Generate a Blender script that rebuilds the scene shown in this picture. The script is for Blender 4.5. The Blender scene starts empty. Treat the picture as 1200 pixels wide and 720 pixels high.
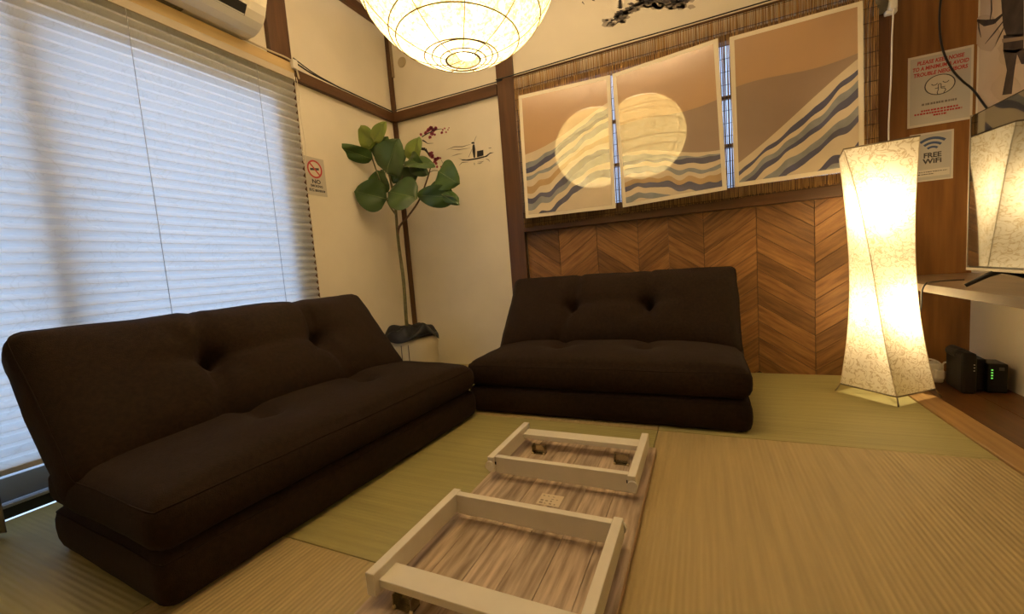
import bpy, bmesh, math, random
from mathutils import Vector, Matrix, noise
random.seed(7)
scene = bpy.context.scene
C = scene.collection
PI = math.pi
def rad(d): return d * PI / 180

# ------------------------------------------------------------------ camera
FPX, CAMZ = 489.488, 0.64
cam = bpy.data.objects.new('camera', bpy.data.cameras.new('camera'))
C.objects.link(cam)
scene.camera = cam
ROT = (Matrix.Rotation(rad(24.784), 3, 'Z') @ Matrix.Rotation(rad(90 - 5.336), 3, 'X')
       @ Matrix.Rotation(rad(-4.380), 3, 'Z'))
cam.matrix_world = Matrix.Translation((0, 0, CAMZ)) @ ROT.to_4x4()
cam.data.sensor_width = 36
cam.data.lens = 36 * FPX / 1200
cam.data.clip_start = 0.02

# ------------------------------------------------------------------ world, exposure
world = bpy.data.worlds.new('world')
scene.world = world
world.use_nodes = True
bg = world.node_tree.nodes['Background']
bg.inputs[0].default_value = (0.50, 0.68, 1.0, 1)
bg.inputs[1].default_value = 1.34
scene.view_settings.view_transform = 'Standard'
scene.view_settings.look = 'None'
scene.view_settings.gamma = 1
scene.view_settings.use_curve_mapping = False
scene.view_settings.exposure = 0.28

# lamp strengths (used by the lamp builders below)
LANTERN_PAPER = 1.55
LANTERN_BULB = 3.2
LANTERN_ADDED_UP = 86.0  # added fill light, bounced off the ceiling to brighten the room
FLOOR_BULB = 11.5

# ------------------------------------------------------------------ pixel helpers
def ray(u, v): return ROT @ Vector(((u - 600) / FPX, -(v - 360) / FPX, -1))
def onx(u, v, x):
    d = ray(u, v); t = x / d.x; return Vector((x, t * d.y, CAMZ + t * d.z))
def ony(u, v, y):
    d = ray(u, v); t = y / d.y; return Vector((t * d.x, y, CAMZ + t * d.z))
def onz(u, v, z):
    d = ray(u, v); t = (z - CAMZ) / d.z; return Vector((t * d.x, t * d.y, z))

XL, YB, XR, YA, ZC, YF = -1.925, 2.4495, 1.103, 2.58, 2.36, -1.0

# ------------------------------------------------------------------ materials
MATS = {}
def mat(name, col, rough=.6, spec=.5, var=0, vscale=8, stretch=(1, 1, 1), bump=0, bscale=60, bstretch=(1, 1, 1),
        metal=0, coat=0, emit=None, estr=0, col2=None, detail=4, rnd=0, sheen=0, coat_ior=1.5, ramp=(.3, .7)):
    if name in MATS: return MATS[name]
    m = bpy.data.materials.new(name); MATS[name] = m
    m.use_nodes = True
    nt = m.node_tree; b = nt.nodes['Principled BSDF']
    b.inputs['Base Color'].default_value = (*col, 1)
    b.inputs['Roughness'].default_value = rough
    b.inputs['Specular IOR Level'].default_value = spec
    b.inputs['Metallic'].default_value = metal
    b.inputs['Coat Weight'].default_value = coat
    b.inputs['Coat Roughness'].default_value = .03
    b.inputs['Coat IOR'].default_value = coat_ior
    b.inputs['Sheen Weight'].default_value = sheen
    if emit:
        b.inputs['Emission Color'].default_value = (*emit, 1)
        b.inputs['Emission Strength'].default_value = estr
    tc = None
    if var or bump or col2:
        tc = nt.nodes.new('ShaderNodeTexCoord')
    if col2 or var:
        mp = nt.nodes.new('ShaderNodeMapping'); mp.inputs['Scale'].default_value = stretch
        nt.links.new(tc.outputs['Object'], mp.inputs[0])
        src = mp.outputs[0]
        if rnd:
            oi = nt.nodes.new('ShaderNodeObjectInfo')
            ad = nt.nodes.new('ShaderNodeVectorMath'); ad.operation = 'ADD'
            sc = nt.nodes.new('ShaderNodeMath'); sc.operation = 'MULTIPLY'; sc.inputs[1].default_value = 37
            nt.links.new(oi.outputs['Random'], sc.inputs[0])
            nt.links.new(src, ad.inputs[0]); nt.links.new(sc.outputs[0], ad.inputs[1]); src = ad.outputs[0]
        n = nt.nodes.new('ShaderNodeTexNoise'); n.inputs['Scale'].default_value = vscale
        n.inputs['Detail'].default_value = detail
        nt.links.new(src, n.inputs['Vector'])
        r = nt.nodes.new('ShaderNodeValToRGB')
        c2 = col2 or tuple(min(1, c * (1 + var)) for c in col)
        c1 = col if col2 else tuple(c * (1 - var) for c in col)
        r.color_ramp.elements[0].color = (*c1, 1); r.color_ramp.elements[1].color = (*c2, 1)
        r.color_ramp.elements[0].position = ramp[0]; r.color_ramp.elements[1].position = ramp[1]
        nt.links.new(n.outputs['Fac'], r.inputs[0])
        out = r.outputs[0]
        if rnd:
            hs = nt.nodes.new('ShaderNodeHueSaturation')
            mr = nt.nodes.new('ShaderNodeMapRange')
            mr.inputs['To Min'].default_value = 1 - rnd; mr.inputs['To Max'].default_value = 1 + rnd
            nt.links.new(oi.outputs['Random'], mr.inputs[0]); nt.links.new(mr.outputs[0], hs.inputs['Value'])
            nt.links.new(out, hs.inputs['Color']); out = hs.outputs[0]
        nt.links.new(out, b.inputs['Base Color'])
    if bump:
        mp = nt.nodes.new('ShaderNodeMapping'); mp.inputs['Scale'].default_value = bstretch
        nt.links.new(tc.outputs['Object'], mp.inputs[0])
        n = nt.nodes.new('ShaderNodeTexNoise'); n.inputs['Scale'].default_value = bscale
        n.inputs['Detail'].default_value = 5
        nt.links.new(mp.outputs[0], n.inputs['Vector'])
        bp = nt.nodes.new('ShaderNodeBump'); bp.inputs['Strength'].default_value = bump
        bp.inputs['Distance'].default_value = .004
        nt.links.new(n.outputs['Fac'], bp.inputs['Height']); nt.links.new(bp.outputs[0], b.inputs['Normal'])
    return m

def tatami_mat_material(name, col, axis):
    m = bpy.data.materials.new(name); m.use_nodes = True
    nt = m.node_tree; b = nt.nodes['Principled BSDF']
    b.inputs['Roughness'].default_value = .55
    tc = nt.nodes.new('ShaderNodeTexCoord')
    n = nt.nodes.new('ShaderNodeTexNoise'); n.inputs['Scale'].default_value = 5; n.inputs['Detail'].default_value = 5
    mp = nt.nodes.new('ShaderNodeMapping')
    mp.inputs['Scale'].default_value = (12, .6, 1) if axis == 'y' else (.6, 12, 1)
    nt.links.new(tc.outputs['Object'], mp.inputs[0]); nt.links.new(mp.outputs[0], n.inputs['Vector'])
    r = nt.nodes.new('ShaderNodeValToRGB')
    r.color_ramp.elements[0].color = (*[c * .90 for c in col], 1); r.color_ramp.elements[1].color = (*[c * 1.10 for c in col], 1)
    r.color_ramp.elements[0].position = .3; r.color_ramp.elements[1].position = .7
    nt.links.new(n.outputs['Fac'], r.inputs[0]); nt.links.new(r.outputs[0], b.inputs['Base Color'])
    w = nt.nodes.new('ShaderNodeTexWave'); w.wave_type = 'BANDS'; w.bands_direction = 'X' if axis == 'y' else 'Y'
    w.wave_profile = 'SIN'
    w.inputs['Scale'].default_value = 26.0; w.inputs['Distortion'].default_value = .25
    w.inputs['Detail'].default_value = 2; w.inputs['Detail Scale'].default_value = 1.5
    nt.links.new(tc.outputs['Object'], w.inputs['Vector'])
    bp = nt.nodes.new('ShaderNodeBump'); bp.inputs['Strength'].default_value = .55
    bp.inputs['Distance'].default_value = .0019 if axis == 'y' else .0009
    nt.links.new(w.outputs['Fac'], bp.inputs['Height']); nt.links.new(bp.outputs[0], b.inputs['Normal'])
    return m

def paper_shader(name, tint, emit, estr, vein_scale, vein_dark, trans=.85, fine=0, width=.05):
    """thin fibre paper: translucent + diffuse, optional own glow"""
    m = bpy.data.materials.new(name); m.use_nodes = True
    nt = m.node_tree; nt.nodes.clear()
    o = nt.nodes.new('ShaderNodeOutputMaterial')
    tc = nt.nodes.new('ShaderNodeTexCoord')
    n = nt.nodes.new('ShaderNodeTexNoise'); n.inputs['Scale'].default_value = vein_scale
    n.inputs['Detail'].default_value = 2.5; n.inputs['Distortion'].default_value = 1.6
    nt.links.new(tc.outputs['Object'], n.inputs['Vector'])
    a = nt.nodes.new('ShaderNodeMath'); a.operation = 'SUBTRACT'; a.inputs[1].default_value = .5
    ab = nt.nodes.new('ShaderNodeMath'); ab.operation = 'ABSOLUTE'
    nt.links.new(n.outputs['Fac'], a.inputs[0]); nt.links.new(a.outputs[0], ab.inputs[0])
    r = nt.nodes.new('ShaderNodeValToRGB')
    r.color_ramp.elements[0].position = 0; r.color_ramp.elements[1].position = width
    r.color_ramp.elements[0].color = (*[t * d for t, d in zip(tint, vein_dark)], 1)
    r.color_ramp.elements[1].color = (*tint, 1)
    nt.links.new(ab.outputs[0], r.inputs[0])
    col = r.outputs[0]
    if fine:
        n2 = nt.nodes.new('ShaderNodeTexNoise'); n2.inputs['Scale'].default_value = fine
        n2.inputs['Detail'].default_value = 3; n2.inputs['Roughness'].default_value = .7
        nt.links.new(tc.outputs['Object'], n2.inputs['Vector'])
        r2 = nt.nodes.new('ShaderNodeValToRGB')
        r2.color_ramp.elements[0].color = (.62, .55, .38, 1); r2.color_ramp.elements[1].color = (1, 1, 1, 1)
        r2.color_ramp.elements[0].position = .36; r2.color_ramp.elements[1].position = .56
        nt.links.new(n2.outputs['Fac'], r2.inputs[0])
        mx = nt.nodes.new('ShaderNodeMix'); mx.data_type = 'RGBA'; mx.blend_type = 'MULTIPLY'
        mx.inputs[0].default_value = 1
        nt.links.new(col, mx.inputs[6]); nt.links.new(r2.outputs[0], mx.inputs[7]); col = mx.outputs[2]
    tr = nt.nodes.new('ShaderNodeBsdfTranslucent'); df = nt.nodes.new('ShaderNodeBsdfDiffuse')
    nt.links.new(col, tr.inputs[0]); nt.links.new(col, df.inputs[0])
    mix = nt.nodes.new('ShaderNodeMixShader'); mix.inputs[0].default_value = trans
    nt.links.new(df.outputs[0], mix.inputs[1]); nt.links.new(tr.outputs[0], mix.inputs[2])
    last = mix.outputs[0]
    if emit:
        e = nt.nodes.new('ShaderNodeEmission'); e.inputs[1].default_value = estr
        mm = nt.nodes.new('ShaderNodeMix'); mm.data_type = 'RGBA'; mm.blend_type = 'MULTIPLY'; mm.inputs[0].default_value = 1
        mm.inputs[7].default_value = (*emit, 1)
        nt.links.new(col, mm.inputs[6]); nt.links.new(mm.outputs[2], e.inputs[0])
        ad = nt.nodes.new('ShaderNodeAddShader')
        nt.links.new(last, ad.inputs[0]); nt.links.new(e.outputs[0], ad.inputs[1]); last = ad.outputs[0]
    nt.links.new(last, o.inputs[0])
    return m

def glass_material():
    m = bpy.data.materials.new('window_glass'); m.use_nodes = True
    nt = m.node_tree; nt.nodes.clear()
    o = nt.nodes.new('ShaderNodeOutputMaterial'); t = nt.nodes.new('ShaderNodeBsdfTransparent')
    g = nt.nodes.new('ShaderNodeBsdfGlossy'); g.inputs['Roughness'].default_value = .02
    mx = nt.nodes.new('ShaderNodeMixShader'); mx.inputs[0].default_value = .06
    nt.links.new(t.outputs[0], mx.inputs[1]); nt.links.new(g.outputs[0], mx.inputs[2]); nt.links.new(mx.outputs[0], o.inputs[0])
    return m

PLASTER = mat('cream_plaster', (.80, .73, .60), .9, .2, var=.05, vscale=3, bump=.25, bscale=220)
DARKWOOD = mat('dark_stained_wood', (.125, .056, .019), .42, .4, col2=(.070, .030, .010), vscale=6, stretch=(6, 6, .5), bump=.12, bscale=30, bstretch=(6, 6, .4))
DARKWOODH = mat('dark_stained_wood_rail', (.125, .056, .019), .42, .4, col2=(.070, .030, .010), vscale=6, stretch=(.5, .5, 6), bump=.12, bscale=30, bstretch=(.4, .4, 6))
PANELWOOD = mat('brown_veneer_panel', (.30, .135, .034), .4, .4, col2=(.18, .075, .018), vscale=5, stretch=(7, 7, .5))
CHEV = mat('chevron_wood', (.33, .165, .055), .45, .35, col2=(.15, .068, .023), vscale=7, stretch=(1.1, 6, 11), rnd=.32, bump=.25, bscale=25, bstretch=(1, 6, 12), detail=6)
STRIP = mat('pale_wood_strip', (.47, .29, .11), .4, .4, col2=(.34, .19, .065), vscale=5, stretch=(12, .5, 6))
ALCFLOOR = mat('brown_alcove_board', (.15, .062, .02), .3, .4, col2=(.09, .035, .011), vscale=5, stretch=(10, .6, 6))
FABRIC = mat('dark_brown_fabric', (.022, .0115, .0056), .85, .15, var=.22, vscale=90, bump=.5, bscale=420, sheen=.02)
SEAM = mat('dark_brown_piping', (.018, .0095, .005), .9, .2)
WHITE = mat('white_plastic', (.78, .74, .66), .45)
WHITEPAINT = mat('white_painted_wood', (.80, .74, .62), .5, .4, var=.03, vscale=20)
BLACK = mat('black_plastic', (.012, .011, .010), .4, .4)
STEEL = mat('dark_steel', (.42, .37, .27), .25, metal=1)
ALU = mat('aluminium_frame', (.52, .54, .56), .45, metal=.4)
DARKALU = mat('bronze_aluminium', (.045, .042, .04), .5, metal=.2)
GLASS = glass_material()

# ------------------------------------------------------------------ mesh helpers
def link(name, me, m=None, parent=None):
    o = bpy.data.objects.new(name, me); C.objects.link(o)
    if m:
        for q in (m if isinstance(m, (list, tuple)) else [m]): me.materials.append(q)
    if parent: o.parent = parent
    return o
def from_bm(name, bm, m, parent=None, smooth=False):
    me = bpy.data.meshes.new(name)
    bmesh.ops.recalc_face_normals(bm, faces=bm.faces)
    bm.to_mesh(me); bm.free()
    if smooth:
        for p in me.polygons: p.use_smooth = True
    return link(name, me, m, parent)
def mesh(name, vs, fs, m, parent=None, smooth=False):
    me = bpy.data.meshes.new(name); me.from_pydata([tuple(v) for v in vs], [], fs); me.update()
    if smooth:
        for p in me.polygons: p.use_smooth = True
    return link(name, me, m, parent)
def empty(name, loc=(0, 0, 0), rz=0):
    o = bpy.data.objects.new(name, None); C.objects.link(o)
    o.location = loc; o.rotation_euler = (0, 0, rz); o.empty_display_size = .05
    return o
def tag(o, label, cat, group=None):
    o['label'] = label; o['category'] = cat
    if group: o['group'] = group
    return o
def struct(o):
    o['kind'] = 'structure'; return o
def add_box(bm, lo, hi, bev=0):
    vs = [bm.verts.new((x, y, z)) for x in (lo[0], hi[0]) for y in (lo[1], hi[1]) for z in (lo[2], hi[2])]
    fs = []
    for f in ((0, 1, 3, 2), (4, 6, 7, 5), (0, 4, 5, 1), (2, 3, 7, 6), (0, 2, 6, 4), (1, 5, 7, 3)):
        fs.append(bm.faces.new([vs[i] for i in f]))
    if bev:
        es = list({e for f in fs for e in f.edges})
        bmesh.ops.bevel(bm, geom=es, offset=bev, segments=2, affect='EDGES', profile=.5)
def boxes(name, lst, m, parent=None, bev=0):
    bm = bmesh.new()
    for lo, hi in lst: add_box(bm, lo, hi, bev)
    return from_bm(name, bm, m, parent)
def box(name, lo, hi, m, parent=None, bev=0): return boxes(name, [(lo, hi)], m, parent, bev)
def add_tube(bm, pts, r, n=8, cap=True, closed=False):
    pts = [Vector(p) for p in pts]
    k = len(pts); rings = []
    up = None
    for i, p in enumerate(pts):
        if closed: t = pts[(i + 1) % k] - pts[i - 1]
        else: t = pts[min(i + 1, k - 1)] - pts[max(i - 1, 0)]
        if t.length < 1e-9: t = Vector((0, 0, 1))
        t.normalize()
        if up is None:
            up = Vector((0, 0, 1)) if abs(t.z) < .9 else Vector((1, 0, 0))
        s = t.cross(up)
        if s.length < 1e-6: s = t.cross(Vector((0, 1, 0)))
        s.normalize(); up = s.cross(t).normalized()
        rr = r[i] if isinstance(r, (list, tuple)) else r
        rings.append([bm.verts.new(p + (s * math.cos(2 * PI * j / n) + up * math.sin(2 * PI * j / n)) * rr) for j in range(n)])
    m = k if closed else k - 1
    for i in range(m):
        a, b = rings[i], rings[(i + 1) % k]
        for j in range(n): bm.faces.new((a[j], a[(j + 1) % n], b[(j + 1) % n], b[j]))
    if cap and not closed:
        bm.faces.new(rings[0][::-1]); bm.faces.new(rings[-1])
def tube(name, pts, r, m, parent=None, n=8, closed=False):
    bm = bmesh.new(); add_tube(bm, pts, r, n, True, closed); return from_bm(name, bm, m, parent, True)
def spline(ctrl, seg=8):
    P = [Vector(p) for p in ctrl]; P = [2 * P[0] - P[1]] + P + [2 * P[-1] - P[-2]]
    out = []
    for i in range(1, len(P) - 2):
        for s in range(seg):
            t = s / seg; a, b, c, d = P[i - 1], P[i], P[i + 1], P[i + 2]
            out.append(.5 * ((2 * b) + (c - a) * t + (2 * a - 5 * b + 4 * c - d) * t * t + (3 * b - a - 3 * c + d) * t ** 3))
    out.append(P[-2]); return out
def lathe(name, prof, m, parent=None, n=32, loc=(0, 0, 0), wob=0):
    vs, fs = [], []
    for i, (r, z) in enumerate(prof):
        for j in range(n):
            a = 2 * PI * j / n
            rr = r * (1 + wob * math.sin(5 * a + i) * .6 + wob * math.sin(9 * a + 2 * i) * .4) if wob else r
            vs.append((loc[0] + rr * math.cos(a), loc[1] + rr * math.sin(a), loc[2] + z))
    for i in range(len(prof) - 1):
        for j in range(n):
            fs.append((i * n + j, i * n + (j + 1) % n, (i + 1) * n + (j + 1) % n, (i + 1) * n + j))
    return mesh(name, vs, fs, m, parent, True)
def disc(name, c, r, m, parent=None, n=24):
    return mesh(name, [(c[0] + r * math.cos(2 * PI * i / n), c[1] + r * math.sin(2 * PI * i / n), c[2]) for i in range(n)], [tuple(range(n))], m, parent)
def flat(name, polys, m, parent, frame, lift=0, thick=.0006):
    """flat print: polygons (x, z pairs) laid in a frame (origin, ex, ez, normal), with a hair of thickness"""
    o, ex, ez, nn = frame
    bm = bmesh.new()
    for k, poly in enumerate(polys):
        l = lift
        a = [bm.verts.new(o + ex * p[0] + ez * p[1] + nn * l) for p in poly]
        b = [bm.verts.new(o + ex * p[0] + ez * p[1] + nn * (l + thick)) for p in poly]
        n = len(poly)
        try:
            bm.faces.new(b); bm.faces.new(a[::-1])
            for i in range(n): bm.faces.new((a[i], a[(i + 1) % n], b[(i + 1) % n], b[i]))
        except ValueError: pass
    return from_bm(name, bm, m, parent)
def lettering(name, body, size, m, parent, frame, at, lift=.001, align='CENTER', shear=0, sx=1):
    cu = bpy.data.curves.new('text', 'FONT'); cu.body = body; cu.size = size; cu.align_x = align; cu.align_y = 'CENTER'
    cu.extrude = .0002; cu.shear = shear; cu.resolution_u = 3; cu.offset = size * .035
    ob = bpy.data.objects.new('text', cu); C.objects.link(ob)
    dg = bpy.context.evaluated_depsgraph_get()
    me = bpy.data.meshes.new_from_object(ob.evaluated_get(dg))
    bpy.data.objects.remove(ob)
    o, ex, ez, nn = frame
    for v in me.vertices:
        x, y, z = v.co
        v.co = o + ex * (at[0] + x * sx) + ez * (at[1] + y) + nn * (lift + z)
    me.materials.clear()
    return link(name, me, m, parent)
def circle(cx, cz, r, n=28, ry=None): 
    ry = ry or r
    return [(cx + r * math.cos(2 * PI * i / n), cz + ry * math.sin(2 * PI * i / n)) for i in range(n)]
def ring_quads(cx, cz, r0, r1, a0=0, a1=360, n=28, sy=1):
    out = []
    for i in range(n):
        a = rad(a0 + (a1 - a0) * i / n); b = rad(a0 + (a1 - a0) * (i + 1) / n)
        out.append([(cx + r0 * math.cos(a), cz + sy * r0 * math.sin(a)), (cx + r1 * math.cos(a), cz + sy * r1 * math.sin(a)),
                    (cx + r1 * math.cos(b), cz + sy * r1 * math.sin(b)), (cx + r0 * math.cos(b), cz + sy * r0 * math.sin(b))])
    return out
def stroke(pts, ws):
    """a brush stroke as quads around a polyline"""
    out = []
    for i in range(len(pts) - 1):
        a, b = Vector(pts[i]), Vector(pts[i + 1]); d = (b - a)
        if d.length < 1e-9: continue
        d.normalize(); n = Vector((-d.y, d.x)); wa, wb = ws[i], ws[i + 1]
        out.append([tuple(a + n * wa), tuple(a - n * wa), tuple(b - n * wb), tuple(b + n * wb)])
    return out
EX, EY, EZ = Vector((1, 0, 0)), Vector((0, 1, 0)), Vector((0, 0, 1))
def back_frame(y=YB): return (Vector((0, y, 0)), EX, EZ, -EY)

# ================================================================== STRUCTURE
# floor slab with edgeless square tatami mats as pieces
floor = struct(box('floor', (XL - .1, YF - .1, -.12), (XR + .1, YA + .1, -.05), mat('subfloor', (.08, .06, .04), .9)))
T_Y = tatami_mat_material('tatami_sheen_tan', (.455, .345, .155), 'y')  # same rush weave in both; its directional sheen is painted as tan
T_X = tatami_mat_material('tatami_sheen_green', (.385, .335, .125), 'x')  # and as green where the ribs run crosswise
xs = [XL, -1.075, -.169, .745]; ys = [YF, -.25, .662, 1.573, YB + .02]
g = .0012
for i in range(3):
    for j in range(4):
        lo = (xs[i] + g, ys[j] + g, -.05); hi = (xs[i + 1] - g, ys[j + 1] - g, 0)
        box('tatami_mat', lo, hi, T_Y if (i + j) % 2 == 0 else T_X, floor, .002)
box('threshold_strip', (.747, YF, -.05), (.832, YB, .004), STRIP, floor, .003)
for a, b in ((.834, .97), (.972, XR)):
    box('floor_board', (a, YF, -.05), (b, YA, .002), ALCFLOOR, floor, .002)

W = .10
# left wall: plaster around the sliding window opening
WY0, WY1, WZ1 = -.15, 1.60, 1.70
wl = struct(boxes('wall_left', [((XL - W, WY1, -.05), (XL, YB + W, ZC)), ((XL - W, YF, -.05), (XL, WY0, ZC)),
                                ((XL - W, WY0, WZ1), (XL, WY1, ZC))], PLASTER))
# back wall
OX0, OX1, OZ0, OZ1 = -.985, .655, .935, 1.715
wb = struct(boxes('wall_back', [((XL, YB, -.05), (-1.0, YB + W, ZC)), ((-1.0, YB, OZ1), (.74, YB + W, ZC)),
                                ((-1.0, YB + .03, -.05), (.74, YB + W, OZ0)), ((OX1, YB + .01, OZ0), (.74, YB + W, OZ1))], PLASTER))
# alcove wall (wood veneer) and the plaster above
wa = struct(box('wall_alcove', (.70, YA, -.05), (XR, YA + W, ZC), PANELWOOD))
wr = struct(box('wall_right', (XR, YF, -.05), (XR + W, YA + W, ZC), PLASTER))
wf = struct(box('wall_front', (XL - W, YF - W, -.05), (XR + W, YF, ZC), PLASTER))
CEIL = mat('pale_ceiling_board', (.72, .62, .48), .7, .3, var=.08, vscale=4, stretch=(8, .5, 1))
ce = struct(box('ceiling', (XL - W, YF - W, ZC), (XR + W, YA + W, ZC + .06), CEIL))

# posts and rails
def trim(n, lo, hi, m=DARKWOOD, bev=.003): return struct(box('trim_%d' % n, lo, hi, m, None, bev))
trim(1, (-1.112, YB - .018, 0), (-1.0, YB + .02, ZC - .05))                                  # post beside the reed blind
trim(2, (.70, YB - .012, 0), (.765, YB + W, ZC - .05), mat('red_brown_post', (.13, .05, .014), .4, .4, col2=(.085, .032, .01), vscale=5, stretch=(8, 8, .5)))
trim(3, (XL, YB - .022, 0), (XL + .03, YB, ZC - .05))                                        # corner strip
trim(4, (XL, YB - .028, 1.702), (-1.112, YB, 1.765), DARKWOODH)                              # rail, back wall
trim(5, (XL, 1.635, 1.70), (XL + .028, YB - .028, 1.758), DARKWOODH)                         # rail, left wall
trim(6, (XL, 1.515, 1.775), (XL + .03, 1.632, ZC - .05))                                     # post above the window corner
trim(7, (XL, 1.60, 0), (XL + .008, 1.652, 1.70))                                             # window jamb
trim(8, (XL, WY0 - .1, 1.725), (XL + .035, 1.635, 1.775), mat('pale_lintel', (.62, .45, .22), .5, .4, var=.1, vscale=4, stretch=(6, .5, 8)))
trim(9, (XL, YF, 2.305), (XL + .03, YB, 2.36), DARKWOODH)                                    # cornice
trim(10, (XL, YB - .03, 2.305), (.74, YB, 2.36), DARKWOODH)
trim(11, (-1.0, YB - .03, .853), (.70, YB + .04, .937), DARKWOODH)                           # rail below the window

# chevron planks below the back window (pieces of the back wall)
def clip_poly(poly, x0, x1, z0, z1):
    def cl(p, f, inter):
        out = []
        for i in range(len(p)):
            a, b = p[i - 1], p[i]
            if f(b):
                if not f(a): out.append(inter(a, b))
                out.append(b)
            elif f(a): out.append(inter(a, b))
        return out
    def ix(v): return lambda a, b: (v, a[1] + (b[1] - a[1]) * (v - a[0]) / (b[0] - a[0]))
    def iz(v): return lambda a, b: (a[0] + (b[0] - a[0]) * (v - a[1]) / (b[1] - a[1]), v)
    for f, q in ((lambda p: p[0] >= x0 - 1e-9, ix(x0)), (lambda p: p[0] <= x1 + 1e-9, ix(x1)),
                 (lambda p: p[1] >= z0 - 1e-9, iz(z0)), (lambda p: p[1] <= z1 + 1e-9, iz(z1))):
        poly = cl(poly, f, q)
        if len(poly) < 3: return []
    return poly
def chevrons(x0, x1, z0, z1, yfront, valley, cw, pitch, drop, depth):
    k0 = int(math.floor((x0 - valley) / cw)); k1 = int(math.ceil((x1 - valley) / cw))
    gap = .0013
    for k in range(k0, k1):
        a = valley + k * cw; b = a + cw
        za, zb = (0, drop) if k % 2 == 0 else (drop, 0)
        ang = math.atan2(zb - za, cw)
        j = int((z0 - drop) / pitch) - 2
        while j * pitch < z1 + .05:
            base = j * pitch + .021
            j += 1
            poly = [(a + gap, base + za + gap), (b - gap, base + zb + gap), (b - gap, base + zb + pitch - gap), (a + gap, base + za + pitch - gap)]
            poly = clip_poly(poly, x0, x1, z0, z1)
            if len(poly) < 3: continue
            cx = sum(p[0] for p in poly) / len(poly); cz = sum(p[1] for p in poly) / len(poly)
            ar = .5 * abs(sum(poly[i - 1][0] * poly[i][1] - poly[i][0] * poly[i - 1][1] for i in range(len(poly))))
            if ar < 4e-4: continue
            ca, sa = math.cos(-ang), math.sin(-ang)
            lp = [((x - cx) * ca - (z - cz) * sa, (x - cx) * sa + (z - cz) * ca) for x, z in poly]
            n = len(lp); d = random.uniform(-.0008, .0008)
            vs = [(x, -depth - d, z) for x, z in lp] + [(x, 0, z) for x, z in lp]
            fs = [tuple(range(n)), tuple(range(2 * n - 1, n - 1, -1))] + [(i, i + n, (i + 1) % n + n, (i + 1) % n) for i in range(n)]
            bm = bmesh.new(); bv = [bm.verts.new(v) for v in vs]
            for f in fs: bm.faces.new([bv[i] for i in f])
            o = from_bm('plank', bm, CHEV, wb)
            o.location = (cx, yfront + depth, cz); o.rotation_euler = (0, -ang, 0)
GROOVE = mat('plank_backing', (.06, .025, .008), .7)
box('panel_backing', (-1.0, YB + .024, 0), (-.165, YB + .032, .853), GROOVE, wb)
box('panel_backing', (-.165, YB + .008, 0), (.70, YB + .032, .853), GROOVE, wb)
chevrons(-.997, -.166, .0, .853, YB + .016, -.79, .232, .088, .165, .010)
chevrons(-.164, .698, .0, .853, YB, .010, .2415, .088, .165, .010)

# ------------------------------------------------------------------ left window (sliding, down to the floor)
w1 = struct(empty('window_1', (XL - .06, .72, 0)))
def wpart(name, lst, m, bev=.002):
    o = boxes(name, [((a[0] - (XL - .06), a[1] - .72, a[2]), (b[0] - (XL - .06), b[1] - .72, b[2])) for a, b in lst], m, w1, bev)
    return o
fx0, fx1 = XL - .095, XL - .01
wpart('window_frame', [((fx0, WY0, 0), (fx1, WY0 + .04, WZ1)), ((fx0, WY1 - .04, 0), (fx1, WY1, WZ1)),
                       ((fx0, WY0, WZ1 - .06), (fx1, WY1, WZ1)), ((fx0, WY0, 0), (fx1, WY1, .035))], DARKALU)
wpart('track', [((fx1 - .004, WY0, .035), (fx1 + .006, WY1, .045))], ALU)
def sash(xa, xb, ya, yb):
    s = .065
    wpart('sash', [((xa, ya, .045), (xb, ya + s, WZ1 - .06)), ((xa, yb - s, .045), (xb, yb, WZ1 - .06)),
                   ((xa, ya + s, .045), (xb, yb - s, .12)), ((xa, ya + s, WZ1 - .13), (xb, yb - s, WZ1 - .06))], ALU)
    wpart('pane', [(((xa + xb) / 2 - .002, ya + s, .12), ((xa + xb) / 2 + .002, yb - s, WZ1 - .13))], GLASS, 0)
sash(XL - .030, XL - .002, .615, WY1 - .03)
sash(XL - .062, XL - .034, WY0 + .03, .69)

# ------------------------------------------------------------------ back window (behind the reed blind)
w2 = struct(empty('window_2', (0, YB + .06, OZ0)))
def w2part(name, lst, m, bev=.002):
    return boxes(name, [((a[0], a[1] - (YB + .06), a[2] - OZ0), (b[0], b[1] - (YB + .06), b[2] - OZ0)) for a, b in lst], m, w2, bev)
w2part('window_frame', [((OX0, YB + .03, OZ0), (OX0 + .04, YB + .09, OZ1)), ((OX1 - .04, YB + .03, OZ0), (OX1, YB + .09, OZ1)),
                        ((OX0 + .04, YB + .03, OZ0), (OX1 - .04, YB + .09, OZ0 + .03)), ((OX0 + .04, YB + .03, OZ1 - .03), (OX1 - .04, YB + .09, OZ1)),
                        ((-.17, YB + .03, OZ0 + .03), (-.13, YB + .09, OZ1 - .03))], DARKWOOD)
w2part('glazing_bar', [((OX0 + .04, YB + .05, 1.412), (OX1 - .04, YB + .07, 1.43))], DARKWOOD)
w2part('glazing_bar', [((OX0 + .04, YB + .05, 1.172), (OX1 - .04, YB + .07, 1.19))], DARKWOOD)
w2part('pane', [((OX0 + .04, YB + .072, OZ0 + .03), (-.17, YB + .076, OZ1 - .03))], GLASS, 0)
w2part('pane', [((-.13, YB + .072, OZ0 + .03), (OX1 - .04, YB + .076, OZ1 - .03))], GLASS, 0)

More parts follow.
